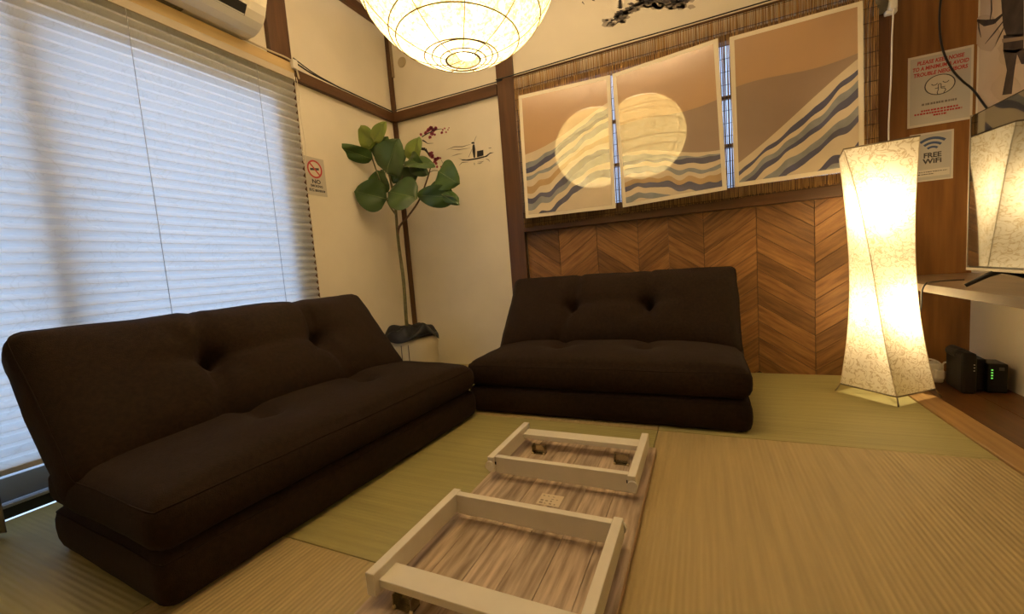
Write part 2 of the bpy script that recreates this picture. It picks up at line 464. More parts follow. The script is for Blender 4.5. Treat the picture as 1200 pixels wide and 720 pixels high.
# ================================================================== LARGE THINGS
# ---- floor sofas -------------------------------------------------------
def cushion(name, L, D, T, r, m, parent, xf, bulge=.02, tufts=(), tdepth=.03, creases=(), seed=0, nx=56, ny=28, nz=6, sag=0, wr=.003):
    """rounded slab, local x = length, y = depth, z = thickness (0..T) with dimples on the +z face"""
    idx = {}; vs = []; fs = []
    def dens(n, h, rr):
        # grid lines crowding at the rounded rims
        out = []
        for i in range(n + 1):
            t = -1 + 2 * i / n
            out.append(h * (math.sin(t * PI / 2) * .35 + t * .65))
        out[0], out[-1] = -h, h
        return out
    X = dens(nx, L / 2, r); Y = dens(ny, D / 2, r); Z = dens(nz, T / 2, r)
    def place(x, y, z):
        q = Vector((max(-L / 2 + r, min(L / 2 - r, x)), max(-D / 2 + r, min(D / 2 - r, y)), max(-T / 2 + r, min(T / 2 - r, z))))
        d = Vector((x, y, z)) - q
        if d.length > 1e-9:
            p = q + d.normalized() * r if (abs(x) > L / 2 - r) + (abs(y) > D / 2 - r) + (abs(z) > T / 2 - r) > 1 else Vector((x, y, z))
        else: p = Vector((x, y, z))
        u, v, w = x / (L / 2), y / (D / 2), z / (T / 2)
        f = max(0, (1 - u ** 4)) * max(0, (1 - v ** 4))
        up = (w + 1) / 2
        dz = bulge * f * up
        for tx, ty in tufts:
            e = math.hypot((x - tx), (y - ty) * 1.0)
            dz -= tdepth * (math.exp(-(e / .030) ** 2) * .32 + math.exp(-(e / .085) ** 2) * .75) * up ** 2
        for (ax, ay, bx, by, dp, sg) in creases:
            A, B, P = Vector((ax, ay)), Vector((bx, by)), Vector((x, y))
            t = max(0, min(1, (P - A).dot(B - A) / (B - A).length_squared))
            e = (P - (A + (B - A) * t)).length
            dz -= dp * (1 - .6 * t) * math.exp(-(e / sg) ** 2) * up ** 2
        p.z += dz - sag * f * (1 - up)
        # puffed sides
        s = max(0, 1 - w * w)
        p.x += .010 * u * abs(u) ** 3 * s; p.y += .010 * v * abs(v) ** 3 * s
        nn = noise.noise_vector(Vector((p.x * 6 + seed, p.y * 6, p.z * 6))) * wr + noise.noise_vector(Vector((p.x * 17 + seed, p.y * 17, p.z * 17))) * wr * .45
        return xf @ (p + nn + Vector((0, 0, T / 2)))
    def vid(i, j, k):
        key = (i, j, k)
        if key not in idx:
            idx[key] = len(vs); vs.append(place(X[i], Y[j], Z[k]))
        return idx[key]
    for i in range(nx):
        for j in range(ny):
            fs.append((vid(i, j, nz), vid(i + 1, j, nz), vid(i + 1, j + 1, nz), vid(i, j + 1, nz)))
            fs.append((vid(i, j, 0), vid(i, j + 1, 0), vid(i + 1, j + 1, 0), vid(i + 1, j, 0)))
    for i in range(nx):
        for k in range(nz):
            fs.append((vid(i, 0, k), vid(i + 1, 0, k), vid(i + 1, 0, k + 1), vid(i, 0, k + 1)))
            fs.append((vid(i, ny, k), vid(i, ny, k + 1), vid(i + 1, ny, k + 1), vid(i + 1, ny, k)))
    for j in range(ny):
        for k in range(nz):
            fs.append((vid(0, j, k), vid(0, j, k + 1), vid(0, j + 1, k + 1), vid(0, j + 1, k)))
            fs.append((vid(nx, j, k), vid(nx, j + 1, k), vid(nx, j + 1, k + 1), vid(nx, j, k + 1)))
    o = mesh(name, vs, fs, m, parent, True)
    # piping seam round the upper rim
    kk = nz - 1
    loop = [vid(i, 0, kk) for i in range(nx)] + [vid(nx, j, kk) for j in range(ny)] + [vid(i, ny, kk) for i in range(nx, 0, -1)] + [vid(0, j, kk) for j in range(ny, 0, -1)]
    tube('piping', [Vector(vs[q]) for q in loop], .0020, SEAM, o, 5, closed=True)
    return o
def sofa(loc, rz, L, label, seed, recline=38, blen=.455, bx=0, bcut=0):
    s = empty('floor_sofa', loc, rz); tag(s, label, 'sofa')
    D = .55
    cushion('base', L, D, .122, .026, FABRIC, s, Matrix.Identity(4), .004, seed=seed, sag=0, wr=.002)
    third = L / 6
    cushion('seat', L + .006, D + .004, .116, .034, FABRIC, s, Matrix.Translation((0, 0, .117)), .042,
            [(-third, -.05), (third, -.05)], .020, [(-third, -.05, -third - .03, .2, .02, .03), (third, -.05, third + .02, .2, .02, .03)], seed + 3)
    # backrest: local y of the slab runs up the recline
    ang = rad(90 - recline)
    T = .16
    xf = Matrix.Translation((bx, .055, .222)) @ Matrix.Rotation(ang, 4, 'X') @ Matrix.Translation((0, blen / 2, -T))
    ty = .01
    cushion('backrest', L + .005 - bcut, blen, T, .032, FABRIC, s, xf, .072, [(-third, ty), (third, ty)], .046,
            [(-third, ty, -third + .02, blen / 2, .036, .018), (third, ty, third, blen / 2, .036, .018),
             (-third, ty, -third - .05, -blen / 2, .040, .020), (third, ty, third + .03, -blen / 2, .036, .020),
             (-third, ty, third, ty, .020, .02), (-third, ty, -third - .16, ty + .02, .014, .02), (third, ty, third + .14, ty + .01, .014, .02), (-third, ty, -third + .10, -.12, .016, .014), (third, ty, third - .09, -.14, .016, .014), (-third, ty, -third - .09, .13, .014, .014), (third, ty, third + .09, .12, .014, .014)], seed + 9, wr=.0055)
    return s
sofa((-.425, 1.877, 0), 0, 1.12, 'dark brown tufted floor sofa against the chevron wood wall', 1)
sofa((-1.238, .994, 0), rad(90 - 3), 1.155, 'dark brown tufted floor sofa in front of the pleated window shade', 21, bx=-.022, bcut=.03)

# ---- folding table lying upside down ----------------------------------
TB = empty('folding_table', (-.385, .94, 0))
tag(TB, 'folded low table lying upside down on the tatami, white leg frames up', 'table')
bx0, bx1, by0, by1 = -.2285, .2285, -.435, .435
GRAIN = mat('grey_brown_board', (.31, .22, .145), .55, .35, rnd=.12, col2=(.62, .48, .345), vscale=5, stretch=(14, 1.2, 6), detail=7, bump=.1, bscale=20, bstretch=(14, 1, 6), ramp=(.34, .62))
for k in range(6):   # the plank pattern of the board
    xa = bx0 + (bx1 - bx0) * k / 6; xb = bx0 + (bx1 - bx0) * (k + 1) / 6
    box('board_plank', (xa + .0004, by0, .0), (xb - .0004, by1, .02), GRAIN, TB, .0012)
box('edge_band', (bx1 - .001, by0, .002), (bx1 + .0012, by1, .018), mat('pale_edge_band', (.46, .30, .16), .5), TB)
def leg_frame(ypiv, ytip, zt=.088, tilt=0):
    lf = empty('leg_frame', (0, 0, 0)); lf.parent = TB
    d = 1 if ytip > ypiv else -1
    hw = .214; t = .021; h = .046
    for s in (-1, 1):
        a = (s * hw, s * (hw - t)); x0, x1 = min(a), max(a)
        lo = (x0, min(ypiv, ytip), zt - h); hi = (x1, max(ypiv, ytip), zt)
        box('leg', lo, hi, WHITEPAINT, lf, .002)
        # round plastic end cap at the pivot
        bm = bmesh.new()
        add_tube(bm, [((x0 + x1) / 2 + s * .002, ypiv - d * .007, zt - .025), ((x0 + x1) / 2 + s * .002, ypiv + d * .002, zt - .025)], .0135, 16)
        from_bm('end_cap', bm, WHITE, lf, False)
        box('pivot_bolt', (s * (hw - t) - .004, ypiv + d * .006, zt - .024), (s * (hw - t) + .004, ypiv + d * .0095, zt - .016), BLACK, lf)
    ya, yb = sorted((ypiv + d * .008, ypiv + d * .026))
    box('stretcher', (-(hw - t), ya, zt - .050), (hw - t, yb, zt - .001), WHITEPAINT, lf, .0015)
    ya, yb = sorted((ytip - d * .012, ytip - d * .062))
    box('foot_board', (-(hw - t), ya, zt - .034), (hw - t, yb, zt - .018), WHITEPAINT, lf, .0015)
    return lf
leg_frame(.100, .385)
leg_frame(-.082, -.398)
def bracket(x, y):
    b = empty('hinge_bracket', (x, y, .02)); b.parent = TB
    boxes('plate', [((-.022, -.012, 0), (.022, .012, .002)), ((-.022, -.012, 0), (-.0195, .012, .028)), ((.0195, -.012, 0), (.022, .012, .028)),
                    ((-.020, .002, .004), (.020, .006, .026))], STEEL, b)
    for s in (-1, 1):
        lathe('rivet', [(0, .005), (.003, .0045), (.004, .002), (.004, 0)], mat('brass_rivet', (.75, .62, .36), .3, metal=1), b, 10, (s * .02, -.012, .002))
for x, y in ((-.128, .30), (.142, .298), (-.142, -.375), (.142, -.375)): bracket(x, y)
lab = box('sticker', (-.032, .018, .0202), (.030, .070, .0206), mat('paper_sticker', (.74, .62, .44), .7), TB)
STK = mat('sticker_print', (.30, .22, .14), .7)
bm = bmesh.new()
for r_ in range(4):
    for c_ in range(4):
        if random.random() < .75:
            x = -.026 + c_ * .0135; y = .024 + r_ * .0115
            add_box(bm, (x, y, .0206), (x + random.uniform(.004, .010), y + random.uniform(.002, .006), .0208))
from_bm('sticker_marks', bm, STK, lab)

# ---- paper lantern ----------------------------------------------------
LC = Vector((-.652, 1.195, 1.60)); LR = .320
LN = empty('paper_lantern', LC); tag(LN, 'round glowing washi paper lantern with thin ribs hanging from the ceiling', 'lantern')
PAPER = paper_shader('lantern_paper', (.95, .92, .80), (1.0, .76, .32), LANTERN_PAPER, 26, (.74, .66, .5), .7, fine=70, width=.035)
prof = []
a0, a1 = math.asin(.052 / LR), PI - math.asin(.17 / LR)
for i in range(49):
    a = a0 + (a1 - a0) * i / 48
    prof.append((LR * math.sin(a), -LR * .985 * math.cos(a)))
sh = lathe('shade', prof, PAPER, LN, 64)
RIB = mat('lantern_rib', (.20, .13, .05), .8)
bm = bmesh.new()
rng = random.Random(3)
for k, a in enumerate([.165, .22, .29, .36, .62, .80, 1.10, 1.38, 1.66, 1.95, 2.2, 2.45]):
    tx, ty = rng.uniform(-.10, .10) * min(1, a), rng.uniform(-.10, .10) * min(1, a)
    pts = []
    for j in range(48):
        b = 2 * PI * j / 48
        aa = a + tx * math.cos(b) + ty * math.sin(b)
        pts.append((LR * 1.002 * math.sin(aa) * math.cos(b), LR * 1.002 * math.sin(aa) * math.sin(b), -LR * .987 * math.cos(aa)))
    add_tube(bm, pts, .0019, 5, closed=True)
from_bm('rib_rings', bm, RIB, LN, True)
for j in range(9):
    b = 2 * PI * j / 9 + .35
    pts = [(LR * 1.002 * math.sin(a0 + (a1 - a0) * i / 40) * math.cos(b + .06 * math.sin(i / 6)), LR * 1.002 * math.sin(a0 + (a1 - a0) * i / 40) * math.sin(b + .06 * math.sin(i / 6)),
            -LR * .987 * math.cos(a0 + (a1 - a0) * i / 40)) for i in range(41)]
    tube('rib', pts, .0014, RIB, LN, 5)
tube('mouth_ring', [(.052 * math.cos(2 * PI * j / 32), .052 * math.sin(2 * PI * j / 32), -LR * .985 * math.cos(a0)) for j in range(32)], .0022, RIB, LN, 6, closed=True)
tube('mouth_wire', [(-.052, .004, -LR * .97), (.052, -.004, -LR * .97)], .0012, RIB, LN, 5)
FLECK = mat('yellow_petal_fleck', (.62, .42, .10), .8)
for (th, b) in ((1.02, rad(232)), (.80, rad(300)), (1.2, rad(275))):
    d = Vector((math.sin(th) * math.cos(b), math.sin(th) * math.sin(b), -math.cos(th) * .985)); t1 = d.cross(EZ).normalized(); t2 = d.cross(t1)
    mesh('petal_fleck', [d * LR * 1.003 + t1 * .006 * math.cos(q) * (1 + .3 * math.sin(2 * q)) + t2 * .010 * math.sin(q) for q in [2 * PI * i / 14 for i in range(14)]], [tuple(range(14))], FLECK, LN)
tube('tassel_thread', spline([(.02, -.04, -LR * .97), (.03, -.05, -LR - .02), (.026, -.055, -LR - .03)], 5), .0015, mat('paper_scrap', (.8, .7, .5), .8), LN, 5)
BULBM = mat('bulb_glass', (.9, .9, .9), .3, emit=(1, .82, .55), estr=14)
d_ = ray(507, 58).normalized(); o_ = Vector((0, 0, CAMZ)) - LC
t_ = -d_.dot(o_) - math.sqrt(max(0, d_.dot(o_) ** 2 - (o_.length_squared - LR * LR)))
hot = (o_ + d_ * t_) * .62
lathe('bulb', [(.001, -.06), (.025, -.055), (.038, -.035), (.04, -.01), (.028, .02), (.016, .04), (.014, .06)], BULBM, LN, 20, hot)
lathe('bulb', [(.001, -.06), (.025, -.055), (.038, -.035), (.04, -.01), (.028, .02), (.016, .04), (.014, .06)], BULBM, LN, 20, (0, .028, -.235))
tube('lamp_arm', [(0, 0, .06), hot + Vector((0, 0, .055))], .006, BLACK, LN, 8)
tube('lamp_arm', [(0, 0, .06), (0, .028, -.175)], .006, BLACK, LN, 8)
lathe('added_uplight_bowl', [(.001, .120), (.105, .122), (.135, .15), (.158, .20), (.166, .258), (.163, .258), (.155, .20), (.13, .155), (.10, .128), (.001, .126)], WHITE, LN, 40)  # opaque bowl added out of view to steer the fill light upward
tube('lamp_holder', [(0, 0, .04), (0, 0, .11)], .02, BLACK, LN, 12)
tube('hanging_cord', [(0, 0, .10), (0, 0, ZC - LC.z)], .004, BLACK, LN, 6)
lathe('ceiling_rose', [(.001, 0), (.045, 0), (.05, .012), (.05, .028)], WHITE, LN, 20, (0, 0, ZC - LC.z - .028))
def point(name, loc, power, col, r, parent):
    l = bpy.data.lights.new(name, 'POINT'); l.energy = power; l.color = col; l.shadow_soft_size = r
    o = bpy.data.objects.new(name, l); C.objects.link(o); o.location = loc; o.parent = parent
    return o
point('bulb_light', hot + Vector((0, 0, -.01)), LANTERN_BULB, (1, .72, .38), .05, LN)
point('added_fill_uplight', (.05, 0, .175), LANTERN_ADDED_UP, (1, .83, .60), .05, LN)  # added light, lifts room brightness by way of the ceiling

# ---- twisted paper floor lamp -----------------------------------------
FL = empty('floor_lamp', (.675, 2.165, 0)); tag(FL, 'tall twisted white paper floor lamp, lit, on four wire feet', 'lamp')
FPAPER = paper_shader('crumpled_lamp_paper', (.93, .86, .68), None, 0, 30, (.66, .58, .42), .84, width=.05)
def lamp_ring(z):
    t = (z - .035) / (1.0 - .035)
    r = .104 + .045 * ((z - .50) / .46) ** 2 if z < .5 else .104 + .048 * ((z - .50) / .50) ** 2
    a = rad(265 - 50 * t)
    c = Vector((-.040 * t, -.012 * t, z))
    return [c + Vector((r * math.cos(a + k * PI / 2), r * math.sin(a + k * PI / 2), 0)) for k in range(4)]
nl, ns = 40, 8
vs, fs = [], []
zl = [.035 + .965 * i / nl for i in range(nl + 1)]
for z in zl:
    R4 = lamp_ring(z)
    for k in range(4):
        for s in range(ns): vs.append(R4[k].lerp(R4[(k + 1) % 4], s / ns))
n = 4 * ns
for i in range(nl):
    for j in range(n): fs.append((i * n + j, i * n + (j + 1) % n, (i + 1) * n + (j + 1) % n, (i + 1) * n + j))
shade = mesh('shade', vs, fs, FPAPER, FL)
WIRE = mat('lamp_wire', (.30, .24, .15), .4, metal=.6)
for k in range(4): tube('edge_wire', [lamp_ring(z)[k] for z in zl], .0014, mat('lamp_edge_tape', (.80, .70, .50), .7), FL, 6)
for z in (.035, 1.0):
    R4 = lamp_ring(z); tube('hoop', [R4[0], R4[1], R4[2], R4[3]], .003, WIRE, FL, 6, closed=True)
for k in range(4):
    p = lamp_ring(.035)[k]; d = Vector((p.x, p.y, 0)).normalized()
    tube('foot', [p, p + d * .018 + Vector((0, 0, -.033))], .0026, WIRE, FL, 6)
boxes('crossbar', [((-.10, -.003, .033), (.10, .003, .037)), ((-.003, -.10, .033), (.003, .10, .037))], WIRE, FL)
tube('pole', [(0, 0, .035), (-.030, -.009, .76)], .006, WIRE, FL, 8)
FB = mat('floor_lamp_bulb', (.9, .9, .9), .3, emit=(1, .85, .6), estr=10)
for z, dx, dy in ((.345, .022, -.012), (.765, -.050, -.030)):
    tube('bulb_holder', [(dx * .3 - .02, dy * .3, z - .07), (dx, dy, z - .03)], .012, WHITE, FL, 10)
    lathe('bulb', [(.012, -.035), (.016, -.025), (.026, 0), (.027, .012), (.018, .032), (.001, .038)], FB, FL, 16, (dx, dy, z))
    point('bulb_light', (dx, dy, z + .008), FLOOR_BULB, (1, .76, .44), .035, FL)

# ---- pleated shade ----------------------------------------------------
PS = empty('pleated_shade', (XL + .026, .75, 1.725)); tag(PS, 'white pleated paper window shade glowing with blue daylight', 'window shade')
PSM = paper_shader('pleated_paper', (.86, .86, .84), None, 0, 9, (.93, .92, .9), .72, width=.02)
vs, fs = [], []
y0, y1 = WY0 - .03 - .75, 1.628 - .75
np_ = int((1.69 - .16) / .0355)
ncol = 24
k = 0
for i in range(np_ * 2 + 1):
    z = 1.69 - i * .01775 - 1.725
    x = .011 if i % 2 == 0 else -.009
    for c in range(ncol + 1):
        y = y0 + (y1 - y0) * c / ncol
        vs.append((x + noise.noise(Vector((y * 2.3, z * 3, 0))) * .004, y, z + noise.noise(Vector((y * 1.7, z * 2, 5))) * .006))
for i in range(np_ * 2):
    for c in range(ncol): fs.append((i * (ncol + 1) + c, i * (ncol + 1) + c + 1, (i + 1) * (ncol + 1) + c + 1, (i + 1) * (ncol + 1) + c))
mesh('pleats', vs, fs, PSM, PS)
box('head_rail', (-.020, y0, -.036), (.015, y1, -.001), mat('shade_rail', (.55, .47, .36), .6), PS, .003)
zb = 1.69 - np_ * .0355 - 1.725
box('bottom_rail', (-.014, y0, zb - .018), (.014, y1, zb), WHITE, PS, .003)
for y in (.10, .925, 1.42): tube('lift_cord', [(.0125, y - .75, -.03), (.0125, y - .75, zb)], .0013, mat('grey_cord', (.42, .42, .44), .8), PS, 5)
cp = [(.018, y1 + .006, -.02)] + [(.022, y1 + .004 + .003 * math.sin(i), -.02 - i * .04) for i in range(1, 11)] + [(.024, y1 - .012, -.455), (.022, y1 - .016, -.42), (.020, y1 - .010, -.2), (.018, y1 - .004, -.02)]
tube('pull_cord', spline(cp, 4), .0018, mat('cream_cord', (.75, .68, .55), .7), PS, 5)

# ---- grey curtain at the edge of the window -----------------------------
CU = empty('grey_curtain', (XL + .115, .245, 0)); tag(CU, 'grey fabric curtain drawn to one side of the tall window', 'curtain')
vs, fs = [], []
nn_ = 60
for i in range(15):
    z = .012 + (ZC - .03 - .012) * i / 14
    for c in range(nn_ + 1):
        t = c / nn_
        vs.append((.026 * math.sin(t * 26) * (1 - .35 * i / 14), -.16 + .315 * t, z))
for i in range(14):
    for c in range(nn_): fs.append((i * (nn_ + 1) + c, i * (nn_ + 1) + c + 1, (i + 1) * (nn_ + 1) + c + 1, (i + 1) * (nn_ + 1) + c))
cf = mesh('cloth', vs, fs, mat('grey_curtain_cloth', (.34, .32, .29), .9, .2, bump=.3, bscale=300), CU, True)
sm = cf.modifiers.new('thickness', 'SOLIDIFY'); sm.thickness = .003
box('curtain_rail', (-.012, -.25, ZC - .03), (.012, .17, ZC), WHITE, CU, .003)

# ---- air conditioner ---------------------------------------------------
AC = empty('air_conditioner', (XL, 1.0, 1.79)); tag(AC, 'white wall air conditioner mounted above the window lintel', 'air conditioner')
ACM = mat('ac_plastic', (.80, .74, .62), .35, .5)
def extrude_prof(name, prof, ya, yb, m, parent, bev=0):
    bm = bmesh.new()
    A = [bm.verts.new((p[0], ya, p[1])) for p in prof]; B = [bm.verts.new((p[0], yb, p[1])) for p in prof]
    n = len(prof)
    bm.faces.new(A[::-1]); bm.faces.new(B)
    for i in range(n): bm.faces.new((A[i], A[(i + 1) % n], B[(i + 1) % n], B[i]))
    if bev: bmesh.ops.bevel(bm, geom=[e for e in bm.edges if abs(e.verts[0].co.y - e.verts[1].co.y) < 1e-6], offset=bev, segments=3, affect='EDGES')
    return from_bm(name, bm, m, parent)
P0 = [(.0, 0), (.055, -.010), (.095, -.009), (.130, .004), (.158, .024), (.178, .052), (.190, .085), (.195, .12), (.196, .26), (.185, .275), (0, .278)]
extrude_prof('body', P0, -.40, .395, ACM, AC, .008)
P1 = [(.186, .058), (.200, .088), (.205, .12), (.206, .262), (.198, .262), (.198, .12), (.192, .09), (.178, .062)]
extrude_prof('front_panel', P1, -.34, .31, ACM, AC, .002)
P2 = [(.108, -.010), (.136, .002), (.165, .024), (.160, .03), (.13, .010), (.104, -.002)]
extrude_prof('air_flap', P2, -.34, .30, ACM, AC, .001)
P3 = [(.160, .020), (.181, .050), (.187, .064), (.176, .064), (.160, .04)]
extrude_prof('outlet_slot', P3, -.338, .302, mat('slot_dark', (.015, .012, .010), .7), AC)
boxes('underside_grille', [((.006, -.36 + i * .0, -.0125), (.05, .12, -.004)) for i in range(1)], mat('dusty_grille', (.20, .17, .12), .8, var=.3, vscale=60), AC)
fr = (Vector((.1975, .352, .150)), EY, EZ, EX)
INK = mat('grey_print', (.28, .24, .18), .7)
pm = flat('print_marks', [[(-.018, .026), (-.006, .026), (-.006, .031), (-.018, .031)], [(-.004, .026), (.006, .026), (.006, .031), (-.004, .031)],
                     [(-.016, .016), (-.008, .016), (-.008, .020), (-.016, .020)], [(.010, .008), (.030, .008), (.030, .028), (.010, .028)],
                     [(-.010, -.03), (.03, -.03), (.03, -.028), (-.010, -.028)], [(-.010, -.036), (.024, -.036), (.024, -.034), (-.010, -.034)]], INK, AC, fr); pm['kind'] = 'stuff'

# ================================================================== BACK WALL THINGS
# ---- reed blind --------------------------------------------------------
RB = empty('reed_blind', (-.14, YB - .052, .872)); tag(RB, 'brown reed blind hung over the back window behind the posters', 'reed blind')
REED = mat('reed_stems', (.46, .27, .085), .6, .3, col2=(.17, .08, .022), vscale=5, stretch=(55, 20, 1.6), detail=3, ramp=(.36, .64))
bm = bmesh.new(); rng = random.Random(5)
x = -.845
while x < .855:
    r = rng.uniform(.0013, .0021)
    if -.845 + .0 < x:
        j = rng.uniform(-.002, .002)
        zt = .887 + rng.uniform(-.003, .003); zb_ = rng.uniform(0, .012) + .035 * (x + .845) / 1.7
        add_tube(bm, [(x, j * .4, zb_), (x + rng.uniform(-.003, .003), j * .4, zt * .5), (x + rng.uniform(-.002, .002), j * .4, zt)], r, 5)
    x += 2 * r + rng.choice((.0, .0002, .0006, .0016, .0024))
reeds = from_bm('reeds', bm, REED, RB, True); reeds['kind'] = 'stuff'
TH = mat('dark_thread', (.03, .016, .008), .9)
for i in range(15):
    z = .03 + i * .0605
    tube('thread', [(-.847, -.0032, z), (.857, -.0032, z + .0)], .0011, TH, RB, 5)
tube('top_bar', [(-.85, .0, .889), (.858, .0, .889)], .006, mat('blind_bar', (.10, .045, .014), .6), RB, 8)

# ---- three framed prints (generic seascape) ------------------------------
SKY = mat('print_tan', (.56, .335, .150), .5, coat=1, coat_ior=2.4, col2=(.47, .28, .15), vscale=2.2)
SKY2 = mat('print_dusk', (.36, .235, .150), .5, coat=1, coat_ior=2.4, col2=(.29, .19, .125), vscale=3)
CREAM = mat('print_cream', (.70, .58, .40), .5, coat=1, coat_ior=2.4, var=.06, vscale=9)
NAVY = mat('print_navy', (.045, .05, .13), .5, coat=1, coat_ior=2.4, var=.25, vscale=14)
SLATE = mat('print_slate', (.24, .26, .28), .5, coat=1, coat_ior=2.4, var=.2, vscale=14)
OCHRE = mat('print_ochre', (.50, .32, .13), .5, coat=1, coat_ior=2.4, var=.1, vscale=12)
BORDER = mat('poster_border', (.80, .71, .54), .5, coat=.3)
def poster(corners, yaw, pitch, yoff, label, layers, seed):
    P = ony(sum(c[0] for c in corners) / 4, sum(c[1] for c in corners) / 4, YB - .062 - yoff)
    rot = Matrix.Rotation(rad(yaw), 3, 'Z') @ Matrix.Rotation(rad(pitch), 3, 'X')
    nrm = rot @ Vector((0, -1, 0)); O = Vector((0, 0, CAMZ))
    loc = []
    for u, v in corners:
        d = ray(u, v); q = O + d * ((P - O).dot(nrm) / d.dot(nrm)); loc.append(rot.transposed() @ (q - P))
    tl, tr, br, bl = loc
    w = ((tr - tl).length + (br - bl).length) / 2; h = ((tl - bl).length + (tr - br).length) / 2
    rollz = (math.atan2((tr - tl).z, (tr - tl).x) + math.atan2((br - bl).z, (br - bl).x)) / 2
    e = empty('seascape_poster'); e.matrix_world = Matrix.Translation(P) @ (rot @ Matrix.Rotation(-rollz, 3, 'Y')).to_4x4()
    tag(e, label, 'poster', 'three seascape posters on the reed blind')
    box('panel', (-w / 2, -.002, -h / 2), (w / 2, .002, h / 2), BORDER, e, .001)
    m_ = .020
    iw, ih = w / 2 - m_, h / 2 - m_
    mats = [SKY, SKY2, CREAM, NAVY, SLATE, OCHRE]
    bm = bmesh.new(); 
    def strip(topf, botf, mi, lift):
        n = 150
        T = []; B = []
        for i in range(n + 1):
            x = -iw + 2 * iw * i / n; u = i / n
            a = max(-ih, min(ih, -ih + 2 * ih * topf(u))); b = max(-ih, min(ih, -ih + 2 * ih * botf(u)))
            if a < b: a = b
            T.append((x, a)); B.append((x, b))
        for i in range(n):
            if T[i][1] - B[i][1] < 1e-5 and T[i + 1][1] - B[i + 1][1] < 1e-5: continue
            q = [bm.verts.new((p[0], -.0022 - lift, p[1])) for p in (B[i], B[i + 1], T[i + 1], T[i])]
            bm.faces.new(q).material_index = mi
    strip(lambda u: 1, lambda u: 0, 0, 0)
    for li, (tf, bf, mi) in enumerate(layers): strip(tf, bf, mi, .00012 * (li + 1))
    me = bpy.data.meshes.new('print'); bm.to_mesh(me); bm.free()
    link('print', me, mats, e)
    return e
S = math.sin
def wavy(base, slope, amp, fr_, ph, amp2=0, fr2=9):
    return lambda u: base + slope * u + amp * S(fr_ * u + ph) + amp2 * abs(S(fr2 * u + ph * 2))
def under(f, d, e=0, fr_=5): return lambda u: f(u) - d - e * S(fr_ * u)
def swell_layers(f0, n, d0, dd, seed, cols):
    out = []; rng = random.Random(seed); f = f0
    for k in range(n):
        out.append((f, lambda u: -.1, cols[k % len(cols)]))
        d = d0 + dd * k; fs_ = rng.uniform(3, 8); ph = rng.uniform(0, 6); a = rng.uniform(.006, .018); sc = rng.uniform(9, 17)
        f = (lambda g, d, fs_, ph, a, sc: (lambda u: g(u) - d - a * S(fs_ * u + ph) - .009 * abs(S(sc * u + ph)) ** 1.5))(f, d, fs_, ph, a, sc)
    return out
dusk = lambda b, s: [(wavy(b, s, .02, 5, 1), lambda u: -.1, 1)]
L1 = swell_layers(wavy(.56, .22, .05, 3.2, 4.0), 15, .022, .003, 4, [2, 2, 4, 3, 2, 4, 2, 5, 2, 3, 4, 2, 3])
L2 = dusk(.60, .02) + swell_layers(wavy(.36, -.06, .04, 4.0, 1.0), 12, .020, .003, 8, [2, 4, 3, 2, 4, 2, 5, 3, 2, 4])
L3 = dusk(.66, .06) + swell_layers(wavy(.18, .46, .04, 3.0, 4.6), 15, .026, .003, 12, [2, 2, 3, 2, 4, 3, 2, 4, 3, 2, 2, 3, 4])
poster([(604, 112), (711, 92), (721, 243), (616, 259)], 3.2, -.8, .016, 'framed seascape print beside the dark wooden post, swell rising, lantern mirrored in it', L1, 1)
poster([(714, 88), (836, 49), (849, 223), (727, 246)], -6.0, 0, .026, 'middle framed seascape print on the reed blind with lantern mirrored in it', L2, 2)
poster([(851, 45), (1012, 4), (1003, 200), (857, 223)], 0, 0, .002, 'framed seascape print with diagonal swell, next to the paper floor lamp', L3, 3)

# ---- painted wall decals ------------------------------------------------
INKD = mat('ink_black', (.025, .022, .022), .9); INKG = mat('ink_grey', (.24, .20, .16), .9); INKM = mat('ink_mid', (.10, .085, .075), .9)
bf = back_frame()
bt = empty('boatman_decal', (-1.35, YB, 1.36)); tag(bt, 'ink decal of a boatman poling a small boat on the plaster', 'wall decal')
def bw(p): q = ony(480 + p[0] / 9, 130 + p[1] / 9, YB); return (q.x, q.z)
def dec(name, polys, m, parent, lift):
    loc = parent.location
    o = flat(name, [[(p[0] - loc.x, p[1] - loc.z) for p in poly] for poly in polys], m, parent, (Vector((0, 0, 0)), EX, EZ, -EY), lift, .0004)
    if name in ('water_strokes', 'petals', 'blossom_centres', 'twigs', 'shore_stroke', 'wash', 'crags'): o['kind'] = 'stuff'
hull = [(510, 495), (545, 512), (600, 515), (700, 498), (800, 475), (850, 440), (890, 438), (845, 455), (815, 485), (720, 510), (620, 526), (560, 525)]
dec('hull', [[bw(p) for p in hull]], INKD, bt, .0004)
dec('boatman', [[bw(p) for p in [(668, 355), (685, 355), (693, 400), (692, 495), (676, 495), (664, 430), (662, 380)]], [bw(p) for p in [(648, 342), (660, 330), (676, 328), (686, 338), (684, 347), (656, 348)]]], INKD, bt, .0004)
dec('cabin', [[bw(p) for p in [(712, 425), (778, 412), (780, 472), (712, 490)]]], INKD, bt, .0004)
dec('pole', [s for s in stroke([bw((622, 490)), bw((665, 395)), bw((690, 300)), bw((706, 265))], [.0012, .001, .001, .0008])], INKM, bt, .0008)
dec('water_strokes', sum([stroke([bw(p) for p in l], [.0004] + [.0028] * (len(l) - 2) + [.0004]) for l in
    ([(390, 410), (470, 380), (560, 378), (650, 350)], [(430, 405), (520, 410), (640, 392)], [(440, 480), (500, 460), (560, 448)], [(520, 578), (555, 545), (620, 540)],
     [(800, 505), (830, 515), (848, 538)], [(830, 395), (850, 392), (866, 388)], [(680, 545), (685, 560), (684, 575)], [(715, 540), (760, 540), (785, 530)], [(710, 556), (740, 556), (765, 548)])], []), INKG, bt, .0004)
fl = empty('blossom_decal', (-1.62, YB, 1.45)); tag(fl, 'decal of pink blossom sprays on the plaster behind the plant', 'wall decal')
